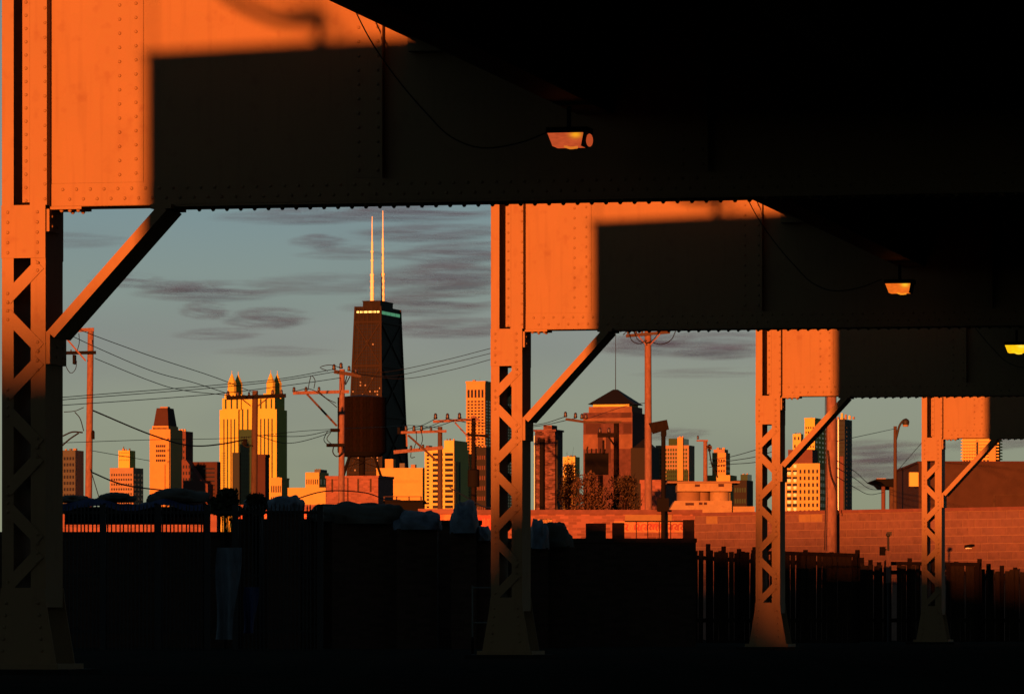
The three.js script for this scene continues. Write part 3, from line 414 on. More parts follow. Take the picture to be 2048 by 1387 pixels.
{ // plant, tanks and aerials on the flat roofs
  const r = rng(404);
  for (const [t, a] of roofs) {
    if (/tapered|pyramid|mansard|crowned|slanted|gabled|slab_block/.test(t.name)) continue;
    const k = a.w / 26, g = (x, z) => [a.x0 + a.w * x, a.z1 - Math.min(a.d, a.w) * z];
    for (let i = 0; i < 3; i++) { const [x, z] = g(.12 + .28 * i + .1 * r(), .2 + .3 * r()), w = (2.4 + 3.6 * r()) * k, h = (2 + 3.6 * r()) * k; obj('roof_unit', box(x, x + w, a.y1 + .01, a.y1 + h, z - w, z), [M.grey, M.tan, M.limestoneB][Math.floor(r() * 3)], t); }
    if (r() < .6) { const [x, z] = g(.3 + .4 * r(), .4); obj('aerial', rod([x, a.y1, z], [x, a.y1 + (5 + 6 * r()) * k, z], .18 * k, .1 * k, 5), M.grey, t); }
  }
}
// ───────────── middle distance ─────────────
{ // water tank on its building
  const Z = 590, m = Z / F, b = thing('tank_building', 'orange brick building carrying the dark water tank', 'building', [(756 - CX) * m, 0, -Z], PHI), h = EYE + (HZ - 955) * m, w = (756 - 651) * m / cP, d = (784 - 756) * m / sP;
  obj('wall', box(-w, 0, 0, h, -d, 0), M.brickBig, b); obj('parapet', box(-w - .1, .1, h, h + .25, -d - .1, .1), M.brickBig, b);
  for (const k of [.1, .6, .84]) obj('stain', box(-w * (1 - k), -w * (1 - k) + .22, h - 1.6, h - .1, -.01, .006), M.brickDark, b); obj('downpipe', rod([-w * .58, 0, .1], [-w * .58, h, .1], .06), M.brickDark, b);
  const t = thing('water_tank', 'dark round water tank on splayed legs above the orange building', 'water tank', [(722 - CX) * m, h + .25, -Z - 3.5], 0), y = p => (955 - p) * m - .25, R = 48 * m;
  const y0 = y(902), y1 = y(792), st = []; const rr = rng(4); for (let i = 0; i < 44; i++) { const a = i / 44 * Math.PI * 2; st.push(box(-.19, .19, y0, y1, -.05, .05).translate(0, 0, R + (rr() - .5) * .03).rotateY(a)); }
  const staveM = [mottled([.0045, .0026, .0024], .5, 1.6, 90, { stretch: 3, spec: .02 }), mottled([.0034, .0023, .0021], .4, 1.6, 91, { stretch: 3, spec: .02 })];
  st.forEach((g, i) => obj('stave', g, staveM[(i * 7) % 3 ? 1 : 0], t));
  for (let k = 0; k < 6; k++) obj('hoop', new THREE.TorusGeometry(R + .07, .03, 5, 40).rotateX(Math.PI / 2).translate(0, y0 + (y1 - y0) * (.06 + .17 * k), 0), M.black, t);
  obj('lid', new THREE.ConeGeometry(R + .1, .35, 32).translate(0, y1 + .17, 0), M.slate, t); obj('floor', new THREE.CylinderGeometry(R + .05, R * .8, .5, 32).translate(0, y0 - .25, 0), M.black, t);
  for (const [sx, sz] of [[-1, 1], [1, 1], [-1, -1], [1, -1]]) obj('leg', rod([sx * R * .8, 0, sz * R * .75], [sx * R * .5, y0 - .3, sz * R * .5], .13, .13, 6), M.black, t);
  obj('riser_pipe', rod([0, 0, 0], [0, y0 - .3, 0], .36, .36, 10), M.black, t);
  obj('cross_brace', [rod([-R * .7, .9, R * .7], [R * .5, y0 - .6, R * .5], .04), rod([R * .7, .9, R * .7], [-R * .5, y0 - .6, R * .5], .04)], M.black, t);
}
{ // brick chimney
  const Z = 350, m = Z / F, t = thing('brick_chimney', 'square brick chimney right of the middle column', 'chimney', [(1110 - CX) * m, 0, -Z], PHI), w = 40 * m / cP, d = 16 * m / sP, h = EYE + (HZ - 862) * m;
  obj('shaft', box(-w, 0, 0, h, -d, 0), M.brickChimney, t); obj('cap', [box(-w - .08, .08, h, h + .12, -d - .08, .08), box(-w + .5, -.3, h + .12, h + .42, -d + .3, -.3)], M.brickChimney, t); obj('downpipe', rod([-w * .62, 0, .12], [-w * .62, h - .5, .12], .17), M.black, t); obj('vent', box(.002, .14, 6, h - .6, -d * .5, -.2), M.slate, t); obj('white_pipe', rod([-w + .05, 3, .3], [-w + .05, h - .3, .3], .03), M.white, t);
}
// low roofs between the chimney and the third column
{ const Z = 300, m = Z / F, t = thing('flat_block', 'low red brick block behind the floodlight pole', 'building', at(1327, HZ, Z).map((v, i) => i === 1 ? 0 : v), PHI), w = 45 * m / cP, h = EYE + (HZ - 966) * m; obj('wall', box(-w, 0, 0, h, -5, 0), M.brickBig, t); obj('parapet', box(-w - .05, .05, h, h + .2, -5.05, .05), M.brickBig, t); }
{ const Z = 230, m = Z / F, y = p => EYE + (HZ - p) * m, X = p => (p - 1400) * m, t = thing('plant_roof', 'cream rooftop plant with a long box over drums above the block wall', 'building', [(1400 - CX) * m, 0, -Z], 0);
  obj('base', [prism([[X(1338), 0], [X(1464), 0], [X(1464), y(1001)], [X(1350), y(1001)], [X(1340), y(1018)]], -3, 0)], M.plant, t); obj('drum', new THREE.CylinderGeometry(X(1420) - X(1400), X(1420) - X(1400), y(983) - y(1001), 20).translate(X(1441), (y(983) + y(1001)) / 2, -.7), M.plant, t); obj('drum', new THREE.CylinderGeometry(.55, .55, y(983) - y(1001), 16).translate(X(1380), (y(983) + y(1001)) / 2, -.9), M.plantDull, t);
  obj('drum', new THREE.CylinderGeometry(.45, .45, y(983) - y(1001), 16).translate(X(1402), (y(983) + y(1001)) / 2, -1.1), M.plantDull, t); obj('long_box', box(X(1355), X(1464), y(982), y(966), -2.4, 0), M.plant, t); obj('slab', box(X(1335), X(1480), y(966) + .004, y(962), -3, .1), M.plantDull, t);
  for (const [a, b, c, d] of [[1390, 968, 1400, 973], [1437, 967, 1448, 973]]) obj('louvre', box(X(a), X(c), y(d), y(b), -.01, .02), M.redDark, t); for (const [a, b, c, d] of [[1371, 1005, 1388, 1010], [1398, 1004, 1405, 1009], [1408, 1004, 1414, 1009]]) obj('louvre', box(X(a), X(c), y(d), y(b), -.01, .02), M.redDark, t);
  obj('side_box', box(X(1466), X(1510), 0, y(1012), -2, -.2), M.plant, t); }
{ // warehouse at the right
  const Z = 205, m = Z / F, t = thing('warehouse', 'dark red warehouse at the right behind the last column', 'warehouse', [(1838 - CX) * m, 0, -Z], .0), h = EYE + (HZ - 926) * m; obj('wall', box(0, 34, 0, h, -12, 0), mottled([.028, .014, .011], .2, 2.3, 70, { bump: .004, spec: .15 }), t); obj('parapet', box(-.05, 34.05, h, h + .08, -12.05, .05), M.redDark, t); obj('door_frame', [box(2.9, 2.98, 1.5, EYE + 252 * m, 0, .04), box(2.98, 5.4, EYE + 250 * m, EYE + 252 * m, 0, .04)], M.brickDark, t); obj('roof_unit', box(-.35, .02, h - .9, h - .35, -.6, -.15), M.pale, t);
}
{ // station canopy
  const Z = 250, m = Z / F, y = p => EYE + (HZ - p) * m, X = p => (p - 1800) * m, t = thing('station_canopy', 'dark winged station canopy left of the warehouse', 'canopy', [(1800 - CX) * m, 0, -Z], 0);
  obj('roof', prism([[X(1752), y(960)], [X(1752), y(958)], [X(1770), y(957)], [X(1846), y(955)], [X(1846), y(985)], [X(1818), y(985)], [X(1805), y(974)], [X(1772), y(972)], [X(1764), y(964)]], -6, 0), M.black, t); obj('eave', box(X(1754), X(1772), y(960) + .06, y(956), -.4, .05), M.tan, t);
  for (const p of [1769, 1786, 1834]) obj('post', rod([X(p), 0, -.6], [X(p), y(972), -.6], p === 1769 ? .1 : .13), p === 1769 ? M.redStone : M.woodDark, t);
  obj('rail', [rod([X(1820), y(978), .1], [X(1838), y(977), .1], .03), rod([X(1820), y(990), .1], [X(1838), y(989), .1], .03)], M.iron, t);
}
// ───────────── utility poles ─────────────
const INS = metric(new THREE.LatheGeometry([[.001, 0], [.05, 0], [.06, .06], [.04, .08], [.055, .12], [.03, .17], [.001, .18]].map(p => new THREE.Vector2(...p)), 8));
function pole(o) {
  const { px, top, Z, r = .15, lean = 0, mat = M.wood } = o, m = Z / F, Y = p => EYE + (HZ - p) * m, X = p => (p - px) * m;
  const t = thing('utility_pole', o.label, 'utility pole', [(px - CX) * m, 0, -Z], 0, 'wooden utility poles'); t.userData.m = m;
  obj('shaft', rod([0, 0, 0], [lean * m, Y(top), 0], r * 1.12, r * .88, 12), mat, t);
  for (const [x0, y0, x1, y1, w, am] of o.arms ?? []) obj('crossarm', beamBetween([X(x0), Y(y0), r * 1.05], [X(x1), Y(y1), r * 1.05], w ?? .13, .12), am ?? mat, t);
  for (const [x0, y0, x1, y1, w, am] of o.braces ?? []) obj('brace', beamBetween([X(x0), Y(y0), r * 1.05 + .13], [X(x1), Y(y1), r * 1.05 + .13], w ?? .06, .03), am ?? mat, t);
  for (const [x, y, s] of o.ins ?? []) { const i = again('insulator', INS, M.ceramic, t); i.position.set(X(x), Y(y), r * 1.05); i.scale.setScalar((s ?? 1) * m * 42); }
  for (const [pts, w] of o.leads ?? []) obj('lead_wire', tube(pts.map(([x, y], i) => [X(x), Y(y), r + .1 + .02 * i]), (w ?? .8) * m, 14, 5), M.wire, t);
  for (const [x0, y0, x1, y1, mm] of o.cans ?? []) { const a = X(x0), b = X(x1), rad = (b - a) / 2; const g = again('transformer', metric(join([new THREE.CylinderGeometry(rad, rad, Y(y0) - Y(y1), 14).translate((a + b) / 2, (Y(y0) + Y(y1)) / 2, r * .3), new THREE.CylinderGeometry(rad * .6, rad * 1.04, .08, 14).translate((a + b) / 2, Y(y0) + .04, r * .3)])), mm ?? M.black, t); }
  for (const [x0, y0, x1, y1, mm] of o.boxes ?? []) obj('equipment_box', box(X(x0), X(x1), Y(y1), Y(y0), -.3, r + .25), mm ?? M.black, t);
  return t;
}
pole({ px: 173, top: 656, Z: 225, lean: 8, label: 'leaning orange lit pole at the far left with a short crossarm on top', arms: [[120, 662, 188, 659, .15], [126, 706, 192, 705, .14, M.black]], braces: [[134, 678, 172, 722, .07]], ins: [[142, 704, .7], [152, 704, .7]],
  leads: [[[[158, 667], [159, 685], [155, 702]]], [[[131, 706], [130, 722], [136, 740], [143, 747], [152, 738], [154, 722]]], [[[128, 824], [150, 822], [168, 815]]], [[[150, 824], [160, 836], [168, 862]], 1], [[[126, 872], [145, 864], [166, 865]], 1.6], [[[124, 892], [140, 878], [158, 866]], 1.6]], cans: [[181, 864, 189, 878]], boxes: [[146, 710, 151, 728]] });
pole({ px: 505, top: 781, Z: 240, lean: 5, mat: M.woodDark, label: 'brown pole with a wide black crossarm before the crowned tower', arms: [[453, 796, 572, 791, .17, M.black]], braces: [[484, 798, 502, 812, .05], [536, 796, 516, 812, .05]], ins: [[456, 792, 1.4], [498, 791], [545, 789, 1.3], [563, 789, 1.3], [476, 792, 1.2]], leads: [[[[489, 879], [486, 888], [496, 894], [503, 890]], 1.6]], boxes: [[487, 878, 494, 890]] });  // darker wood paints in the shade of buildings on this pole
pole({ px: 681, top: 738, Z: 250, lean: 3, label: 'orange pole before the water tank with a one sided crossarm', arms: [[586, 786, 698, 783, .15], [668, 743, 722, 752, .17, M.woodDark]], braces: [[614, 788, 674, 852, .1, M.woodDark], [694, 752, 690, 768, .05, M.black], [700, 753, 691, 770, .05, M.black]], ins: [[588, 784, 1.4], [612, 783, 1.3], [638, 783, 1.3], [668, 740, 1.6], [682, 737, 1.6], [698, 742, 1.4], [712, 747, 1.3]],
  leads: [[[[616, 780], [619, 764], [622, 752]]], [[[628, 777], [630, 760], [625, 752]]], [[[668, 890], [666, 905], [674, 913], [684, 905], [684, 892]], 1.2], [[[592, 782], [620, 778], [660, 803], [674, 815]]], [[[636, 782], [655, 798], [672, 806]]], [[[655, 862], [648, 880], [656, 890]]], [[[662, 864], [654, 878], [668, 892]]], [[[656, 742], [640, 735], [660, 730], [682, 736]]]], boxes: [[653, 887, 690, 893], [661, 857, 676, 863]] });
pole({ px: 880, top: 853, Z: 300, label: 'short brown pole with two crossarms before the banded tower', mat: M.woodDark, arms: [[795, 865, 893, 862, .15, M.wood], [787, 904, 886, 895, .2, M.wood]], braces: [[816, 870, 874, 922, .12, M.woodDark], [813, 868, 814, 893, .09, M.wood]], ins: [[812, 862, 1.5], [828, 862, 1.5], [843, 861, 1.5], [862, 862, 1.2], [822, 900, 1.3], [846, 898, 1.3]], leads: [[[[832, 862], [833, 880], [828, 897]]], [[[842, 860], [845, 880], [838, 898]]], [[[822, 905], [822, 915], [830, 914]]]], boxes: [[795, 855, 800, 868]] });
pole({ px: 947, top: 836, Z: 330, label: 'dark pole with a transformer close left of the middle column', mat: M.woodBlack, arms: [[866, 843, 958, 838, .17, M.wood], [931, 869, 978, 872, .16, M.black], [943, 836, 951, 836, .3, M.wood]], braces: [[910, 845, 942, 880, .1, M.wood], [958, 872, 950, 884, .08, M.wood]], ins: [[871, 838, 1.6], [895, 838, 1.6], [919, 837, 1.6]], cans: [[935, 940, 959, 973]], leads: [[[[938, 880], [938, 920], [940, 940]]]] });  // black shaft paints in the shade over its lower part
pole({ px: 1298, top: 658, Z: 210, lean: -2, r: .15, label: 'tallest orange pole, topped with looping wires, between the second and third columns', arms: [[1252, 672, 1340, 664, .12, M.woodDark]], ins: [[1256, 668], [1272, 667], [1284, 668], [1316, 664], [1330, 662]], braces: [[1276, 672, 1292, 690, .05], [1320, 668, 1300, 690, .05]],
  leads: [[[[1258, 666], [1264, 682], [1280, 688], [1292, 680]], .9], [[[1302, 684], [1322, 689], [1342, 680], [1352, 660]], .9], [[[1268, 664], [1276, 680], [1292, 686], [1306, 680], [1318, 664]], .9], [[[1246, 670], [1256, 662], [1270, 664]], .9]] });
pole({ px: 1663, top: 640, Z: 131.7, lean: 0, r: .14, label: 'thick orange pole before the block wall, right of the third column', leads: [[[[1650, 790], [1649, 900], [1650, 1000], [1648, 1100]], .8], [[[1654, 900], [1660, 950], [1672, 985], [1674, 1030]], 1]], arms: [[1640, 664, 1690, 664, .1]], ins: [[1644, 660], [1686, 660]] });
pole({ px: 1233, top: 843, Z: 300, mat: M.woodBlack, r: .17, label: 'black pole with a dark transformer before the pyramid tower', arms: [[1131, 838, 1172, 844, .14, M.woodDark], [1172, 844, 1243, 844, .12, M.woodDark], [1195, 870, 1232, 870, .25, M.woodBlack]], ins: [[1131, 834, 1.5], [1151, 836, 1.5], [1164, 838, 1.5], [1172, 838, 1.5], [1200, 866, 1.5], [1218, 866, 1.5]], boxes: [[1170, 906, 1217, 949, M.black], [1196, 950, 1206, 1016, M.woodBlack], [1205, 880, 1209, 908, M.woodBlack]], braces: [[1216, 872, 1230, 892, .1, M.woodBlack]], leads: [[[[1175, 907], [1174, 898], [1176, 893]], 1.6], [[[1183, 907], [1183, 897]], 1.6], [[[1192, 907], [1192, 897]], 1.6], [[[1200, 907], [1201, 897]], 1.6], [[[1209, 907], [1210, 898]], 1.6]] });  // building shade on this pole painted as black wood
pole({ px: 1411, top: 880, Z: 380, r: .17, label: 'weathered pole before the rounded tower, with a small top arm', arms: [[1393, 881, 1416, 881, .12], [1412, 894, 1424, 894, .2, M.woodDark], [1408, 888, 1424, 898, .1]], leads: [[[[1418, 895], [1424, 930], [1436, 955]], 1.4]], cans: [[1416, 890, 1422, 902]], ins: [[1396, 878]] });

// ───────────── power lines ─────────────
function line(label, pts, w = .75, group = 'overhead wires') { const p = pts.map(([x, y, Z]) => at(x, y, Z)); const z = pts.reduce((s, q) => s + q[2], 0) / pts.length; tag(obj('power_line', tube(p, w * z / F, 32, 5), M.wire), label, 'wire', group); }
line('top wire from the far left pole down to the brown pole', [[145, 653, 222], [189, 671, 225], [302, 712, 230], [440, 758, 238], [503, 783, 240]]);
line('second wire from the far left pole down to the brown pole', [[134, 667, 222], [189, 693, 225], [302, 741, 230], [388, 765, 236], [456, 787, 240]]);
line('third wire from the far left pole down to the brown pole', [[189, 716, 225], [302, 762, 230], [371, 781, 236], [456, 790, 240]]);
line('uppermost of three long wires rising to the pole by the water tank', [[100, 797, 215], [127, 794, 218], [440, 769, 236], [561, 757, 243], [668, 738, 250]]);
line('middle of three long wires rising to the pole by the water tank', [[100, 802, 215], [127, 799, 218], [440, 774, 236], [561, 761, 243], [682, 741, 250]]);
line('lowest of three long wires rising to the pole by the water tank', [[100, 812, 215], [127, 810, 218], [446, 786, 236], [600, 767, 244], [683, 755, 250]]);
line('thick sagging cable between the far left pole and the brown pole', [[184, 820, 225], [302, 869, 230], [383, 891, 235], [440, 888, 238], [489, 879, 240]], 1.5);
line('thin level wire passing before the mansard tower', [[100, 886, 215], [302, 879, 228], [475, 875, 240], [600, 862, 247], [662, 858, 250]], .6);
line('thin wire falling from the far left pole across the stepped tower', [[184, 901, 225], [230, 909, 228], [299, 921, 232]], .6);
line('heavy low cable crossing the stepped tower', [[181, 943, 225], [230, 964, 228], [261, 972, 230], [325, 980, 235]], 1.5);
line('guy wire at the foot of the far left pole', [[178, 930, 225], [199, 1000, 224]], .9);
line('slack wire from the brown pole to the pole by the water tank, upper', [[508, 870, 240], [600, 872, 245], [662, 860, 250]], .7);
line('slack wire from the brown pole to the pole by the water tank, lower', [[508, 868, 240], [573, 886, 244], [640, 872, 248], [662, 862, 250]], .7);
line('upper wire leaving the water tank pole toward the middle column', [[700, 742, 250], [766, 744, 246], [880, 722, 240], [990, 694, 234]], .6);
line('middle wire leaving the water tank pole toward the middle column', [[704, 746, 250], [779, 752, 246], [880, 731, 240], [990, 704, 234]], .6);
line('lower wire leaving the water tank pole toward the middle column', [[712, 748, 250], [802, 757, 246], [900, 740, 240], [990, 716, 234]], .6);
line('wire from the water tank pole to the short brown pole', [[684, 857, 250], [760, 854, 270], [858, 853, 300], [880, 856, 300]], .6);
for (const [i, y] of [[0, 858], [1, 859], [2, 858]]) line(['left', 'middle', 'right'][i] + ' of three short wires rising from the short brown pole to the transformer pole', [[812 + 16 * i, y, 300], [842 + 18 * i, y - 7, 314], [871 + 24 * i, 837, 330]], .7);
line('upper wire from the transformer pole to the pyramid tower pole', [[919, 836, 330], [1000, 850, 320], [1072, 849, 312], [1131, 833, 300]], .7);
line('lower wire from the transformer pole to the pyramid tower pole', [[895, 837, 330], [1000, 856, 320], [1072, 852, 312], [1151, 836, 300]], .7);
line('wire from the pyramid tower pole up to the tallest pole', [[1172, 838, 300], [1230, 818, 260], [1262, 809, 235], [1296, 805, 210]], .6);
for (const [i, a, b] of [[0, 913, 898], [1, 921, 912], [2, 928, 923]]) line(['topmost', 'middle', 'lowest'][i] + ' of three wires right of the rounded tower', [[1418, a + 6, 380], [1461, a, 340], [1515, b, 300], [1570, b - 18, 270]], .7);
line('wire from the thick near pole to the curved street light', [[1664, 884, 131.7], [1711, 874, 160], [1790, 857, 210]], .6);
line('wire rising behind the last column past the street light', [[1797, 939, 212], [1848, 881, 190], [1880, 850, 170]], .6);
for (const [i, a, b] of [[0, 943, 975], [1, 957, 979], [2, 975, 984]]) line(['upper', 'middle', 'lower'][i] + ' of three slack wires from the near pole to the station canopy', [[1668, a - 26, 131.7], [1711, a, 170], [1740, (a + b) / 2 + 9, 210], [1768, b, 249]], .65);
line('heavy cable draped low across the tank building', [[575, 1003, 200], [650, 982, 205], [730, 985, 210], [770, 998, 214], [800, 1000, 218]], 1.2);
line('heavy cable sagging low beside the middle column', [[900, 975, 330], [940, 998, 320], [965, 1012, 310], [990, 1016, 300]], 1.2);

// ───────────── lights on posts ─────────────
{ const Z = 137.25, m = Z / F, Y = p => EYE + (HZ - p) * m, X = p => (p - 1327) * m, t = thing('floodlight_pole', 'black post with a boxy floodlight before the red brick wall', 'floodlight', [(1327 - CX) * m, 0, -Z], 0);
  obj('post', rod([0, 0, 0], [0, Y(862), 0], .068, .06, 10), M.black, t); obj('flood_head', prism([[X(1298), Y(846)], [X(1334), Y(839)], [X(1338), Y(858)], [X(1306), Y(867)]], -.2, .1), M.woodBlack, t); obj('bracket', box(X(1322), X(1333), Y(872), Y(858), -.06, .08), M.black, t); obj('box', box(X(1314), X(1338), Y(1022), Y(996), -.1, .09), M.black, t); }
{ const Z = 212, m = Z / F, Y = p => EYE + (HZ - p) * m, X = p => (p - 1791) * m, t = thing('curved_street_light', 'street light with a curved arm left of the last column', 'street light', [(1791 - CX) * m, 0, -Z], 0);
  obj('post', rod([0, 0, 0], [0, Y(852), 0], .085, .07, 10), M.woodDark, t); obj('arm', tube([[0, Y(885), 0], [X(1795), Y(868), .02], [X(1800), Y(850), .02], [X(1808), Y(840), .02], [X(1814), Y(838), .02]], .045, 20, 7), M.iron, t); obj('light_head', [new THREE.SphereGeometry(.15, 12, 8, 0, Math.PI * 2, 0, Math.PI / 2).translate(X(1812), Y(844), 0), new THREE.CylinderGeometry(.15, .13, .11, 12).translate(X(1812), Y(846.5), 0)], M.iron, t); obj('glass', new THREE.CylinderGeometry(.125, .1, .07, 12).translate(X(1812), Y(851), 0), M.tan, t); }
{ const Z = 122.4, m = Z / F, Y = p => EYE + (HZ - p) * m, X = p => (p - 1777) * m, t = thing('camera_post', 'slim post with a small head and dark box before the block wall', 'post', [(1777 - CX) * m, 0, -Z], 0);
  obj('post', rod([0, 0, 0], [0, Y(1072), 0], .025), M.iron, t); obj('head', [new THREE.SphereGeometry(.055, 10, 8).translate(0, Y(1069), 0), box(-.03, .08, Y(1070), Y(1063), -.04, .04)], M.iron, t); obj('box', box(X(1760), X(1771), Y(1110), Y(1093), -.08, .08), M.black, t); obj('arm', box(X(1771), X(1777), Y(1100), Y(1097), -.02, .02), M.iron, t); obj('sleeve', box(X(1773), X(1782), Y(1165), Y(1101), -.045, .045), M.wood, t); }

// ───────────── walls ─────────────
const bw = { x: 4.72, z: -135.5, a: Math.PI / 4, L: 12.2, h: 3.27 };
{ // concrete block wall, every block in view its own piece
  const t = thing('block_wall', 'red painted concrete block wall behind the third and fourth columns', 'wall', [bw.x, 0, bw.z], -bw.a);
  obj('mortar_core', box(0, bw.L, 0, bw.h - .08, -.25, -.006), M.mortar, t);
  const r = rng(71), g = metric(new THREE.BoxGeometry(.388, .19, .03)), variants = [0, 1, 2, 3].map(k => { const q = metric(new THREE.BoxGeometry(.384, .185, .03).translate(k * 1.7, k * 1.1, 0)); return q.translate(-k * 1.7, -k * 1.1, 0); }), half = metric(new THREE.BoxGeometry(.19, .19, .03));
  for (let row = 0; row < 9; row++) { const y = bw.h - .19 - row * .2, odd = row % 2; for (let i = 0; i < 30; i++) { const x = .2 + i * .4 + (odd ? .2 : 0); if (x > bw.L - .15) continue; const pale = row === 0 && [1, 9, 10].includes(i); const b = again('block', variants[Math.floor(r() * 4)], pale ? M.blockPale : M.block[Math.floor(r() * 4)], t); b.position.set(x, y, -.0135 + r() * .003); if (odd && i === 0) { const hb = again('block', half, M.block[0], t); hb.position.set(.1, y, -.012); } } }
  const more = []; for (let row = 0; row < 9; row++) for (let i = 0; i < 22; i++) more.push(box(bw.L + i * .4 + (row % 2 ? .21 : .01), bw.L + i * .4 + (row % 2 ? .595 : .395), bw.h - .285 - row * .2, bw.h - .1 - row * .2, -.02, .002));
  obj('blocks', more, M.block[0], t).userData.kind = 'stuff'; obj('mortar_core', box(bw.L + .002, bw.L + 9, 0, bw.h - .08, -.25, -.006), M.mortar, t);
  obj('coping', box(-.02, bw.L + 9.02, bw.h - .08, bw.h, -.28, .06), M.coping, t);
  const Zl = 129.3, lt = thing('wall_light', 'small wall light on the block wall right of the last column', 'wall light', [bw.x + 9.3 * Math.cos(bw.a), EYE + (HZ - 1093) / F * Zl, bw.z + 9.3 * Math.sin(bw.a)], -bw.a); obj('housing', [prism([[-.1, -.04], [.12, .01], [.1, .06], [-.1, .03]], .021, .16)], M.black, lt); obj('light_glass', box(-.07, .05, -.055, -.03, .05, .15), M.white, lt);
}
function graffiti(seed, base, inks) { // sprayed paint: overlapping letter like strokes with outlines
  const c = document.createElement('canvas'); c.width = 512; c.height = 128; const x = c.getContext('2d'), r = rng(seed); x.fillStyle = base; x.fillRect(0, 0, 512, 128);
  for (let i = 0; i < 26; i++) { x.fillStyle = inks[Math.floor(r() * inks.length)]; x.globalAlpha = .35; x.beginPath(); x.ellipse(r() * 512, r() * 128, 10 + r() * 40, 8 + r() * 26, r() * 3, 0, 7); x.fill(); }
  x.globalAlpha = 1; for (const pass of [0, 1]) { const q = rng(seed + 7); for (let i = 0; i < 11; i++) { const cx = 20 + i * 45, w = 26 + q() * 16, a = q(), b = q(), d = q(); x.globalAlpha = pass ? .8 : .6; x.strokeStyle = pass ? inks[Math.floor(d * inks.length)] : '#4a1a14'; x.lineWidth = pass ? 9 : 15; x.lineCap = 'round'; x.beginPath(); x.moveTo(cx, 104 - a * 16); x.bezierCurveTo(cx - 8, 30 + a * 20, cx + w * .6, 10, cx + w, 40 + b * 20); x.bezierCurveTo(cx + w, 70, cx + 6, 60 + b * 20, cx + w * .9, 108 - d * 12); x.stroke(); } }
  const t = new THREE.CanvasTexture(c); t.colorSpace = THREE.SRGBColorSpace; return new THREE.MeshStandardMaterial({ map: t, roughness: .85 });
}
function quadUV(x0, x1, y0, y1, z) { return new THREE.PlaneGeometry(x1 - x0, y1 - y0).translate((x0 + x1) / 2, (y0 + y1) / 2, z); }
{ // brick wall left of it
  const Z = 137.5, m = Z / F, X = p => (p - 1170) * m, Y = p => EYE + (HZ - p) * m, t = thing('brick_wall', 'long red brick wall between the middle column and the block wall', 'wall', [(1170 - CX) * m, 0, -Z], -.01);
  obj('wall', box(X(948), X(1404), 0, Y(1028), -.3, 0), M.brick, t); obj('coping', box(X(946), X(1405), Y(1028) + .002, Y(1019), -.33, .04), M.coping, t);
  obj('pale_panel', box(X(1250), X(1344), Y(1041), Y(1029), .002, .012), M.blockPale, t);
  obj('painted_panel', quadUV(X(1228), X(1368), Y(1064), Y(1042), .02), graffiti(11, '#6e5030', ['#6a1c16', '#7a2a1c', '#7d6036', '#5a1614']), t, true);
  obj('painted_panel', quadUV(X(950), X(986), Y(1058), Y(1030), .02), graffiti(31, '#6b2a20', ['#8a241c', '#8a5a35', '#7a2028']), t, true); obj('painted_panel', quadUV(X(1068), X(1104), Y(1048), Y(1037), .02), graffiti(47, '#241812', ['#96803c', '#8a7045']), t, true);
}
function paintedWall(x0, x1, yt, Z, seed, base, inks, label) { const m = Z / F, t = thing('painted_wall', label, 'wall', [((x0 + x1) / 2 - CX) * m, 0, -Z], 0), h = EYE + (HZ - yt) * m, w = (x1 - x0) * m / 2; obj('wall', box(-w, w, 0, h - .14, -.3, 0), M.brick, t); obj('coping', box(-w - .03, w + .03, h - .14, h, -.33, .04), M.brickBig, t); obj('painted_face', quadUV(-w, w, h - .85, h - .16, .012), graffiti(seed, base, inks), t, true); }
paintedWall(476, 648, 1009, 152, 21, '#6a3a2c', ['#8a2a22', '#97604a', '#9a3b2a', '#7f6a55'], 'low wall covered in red and pink graffiti left of the tank building');
paintedWall(838, 952, 1017, 148, 33, '#7a4a2a', ['#8a2a1f', '#98723c', '#9a3b20'], 'low wall with yellow and red graffiti left of the middle column');
{ const Z = 165, m = Z / F, t = thing('garden_wall', 'low orange brick wall glimpsed through the iron fence at the left', 'wall', [(268 - CX) * m, 0, -Z], 0), w = 165 * m; obj('wall', box(-w, w, 0, EYE + 212 * m, -.25, 0), M.brickBig, t); }

// ───────────── shaded yard in front ─────────────
const yard = (x0, x1, yt, Z, d = .3) => { const m = Z / F; return [(x0 - (x0 + x1) / 2) * m, (x1 - (x0 + x1) / 2) * m, EYE + (HZ - yt) * m, d, [((x0 + x1) / 2 - CX) * m, 0, -Z]]; };
function lowWall(x0, x1, yt, Z, label, mat = M.brickDark) { const [a, b, h, d, p] = yard(x0, x1, yt, Z); const t = thing('yard_wall', label, 'wall', p, 0); obj('wall', box(a, b, 0, h - .08, -d, 0), mat, t); obj('coping', box(a - .02, b + .02, h - .078, h, -d - .03, .03), mat, t); return t; }  // brick colour darkened so the wall reads near black in shade
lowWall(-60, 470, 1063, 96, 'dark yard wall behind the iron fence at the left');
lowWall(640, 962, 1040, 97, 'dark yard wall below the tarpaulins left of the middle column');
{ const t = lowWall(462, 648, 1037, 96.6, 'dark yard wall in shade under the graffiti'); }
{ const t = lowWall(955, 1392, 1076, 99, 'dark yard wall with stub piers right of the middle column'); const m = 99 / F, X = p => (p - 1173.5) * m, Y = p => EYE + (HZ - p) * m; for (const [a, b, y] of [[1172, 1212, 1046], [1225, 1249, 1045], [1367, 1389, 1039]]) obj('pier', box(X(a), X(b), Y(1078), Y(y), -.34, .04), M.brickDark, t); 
  for (const [a, b, y] of [[1250, 1367, 1042]]) { obj('rail', rod([X(a), Y(y), -.1], [X(b), Y(y), -.1], .012), M.iron, t); for (let k = 1; k < 5; k++) obj('stake', rod([X(a + k * 23), Y(1078), -.1], [X(a + k * 23), Y(y), -.1], .008), M.iron, t); } }
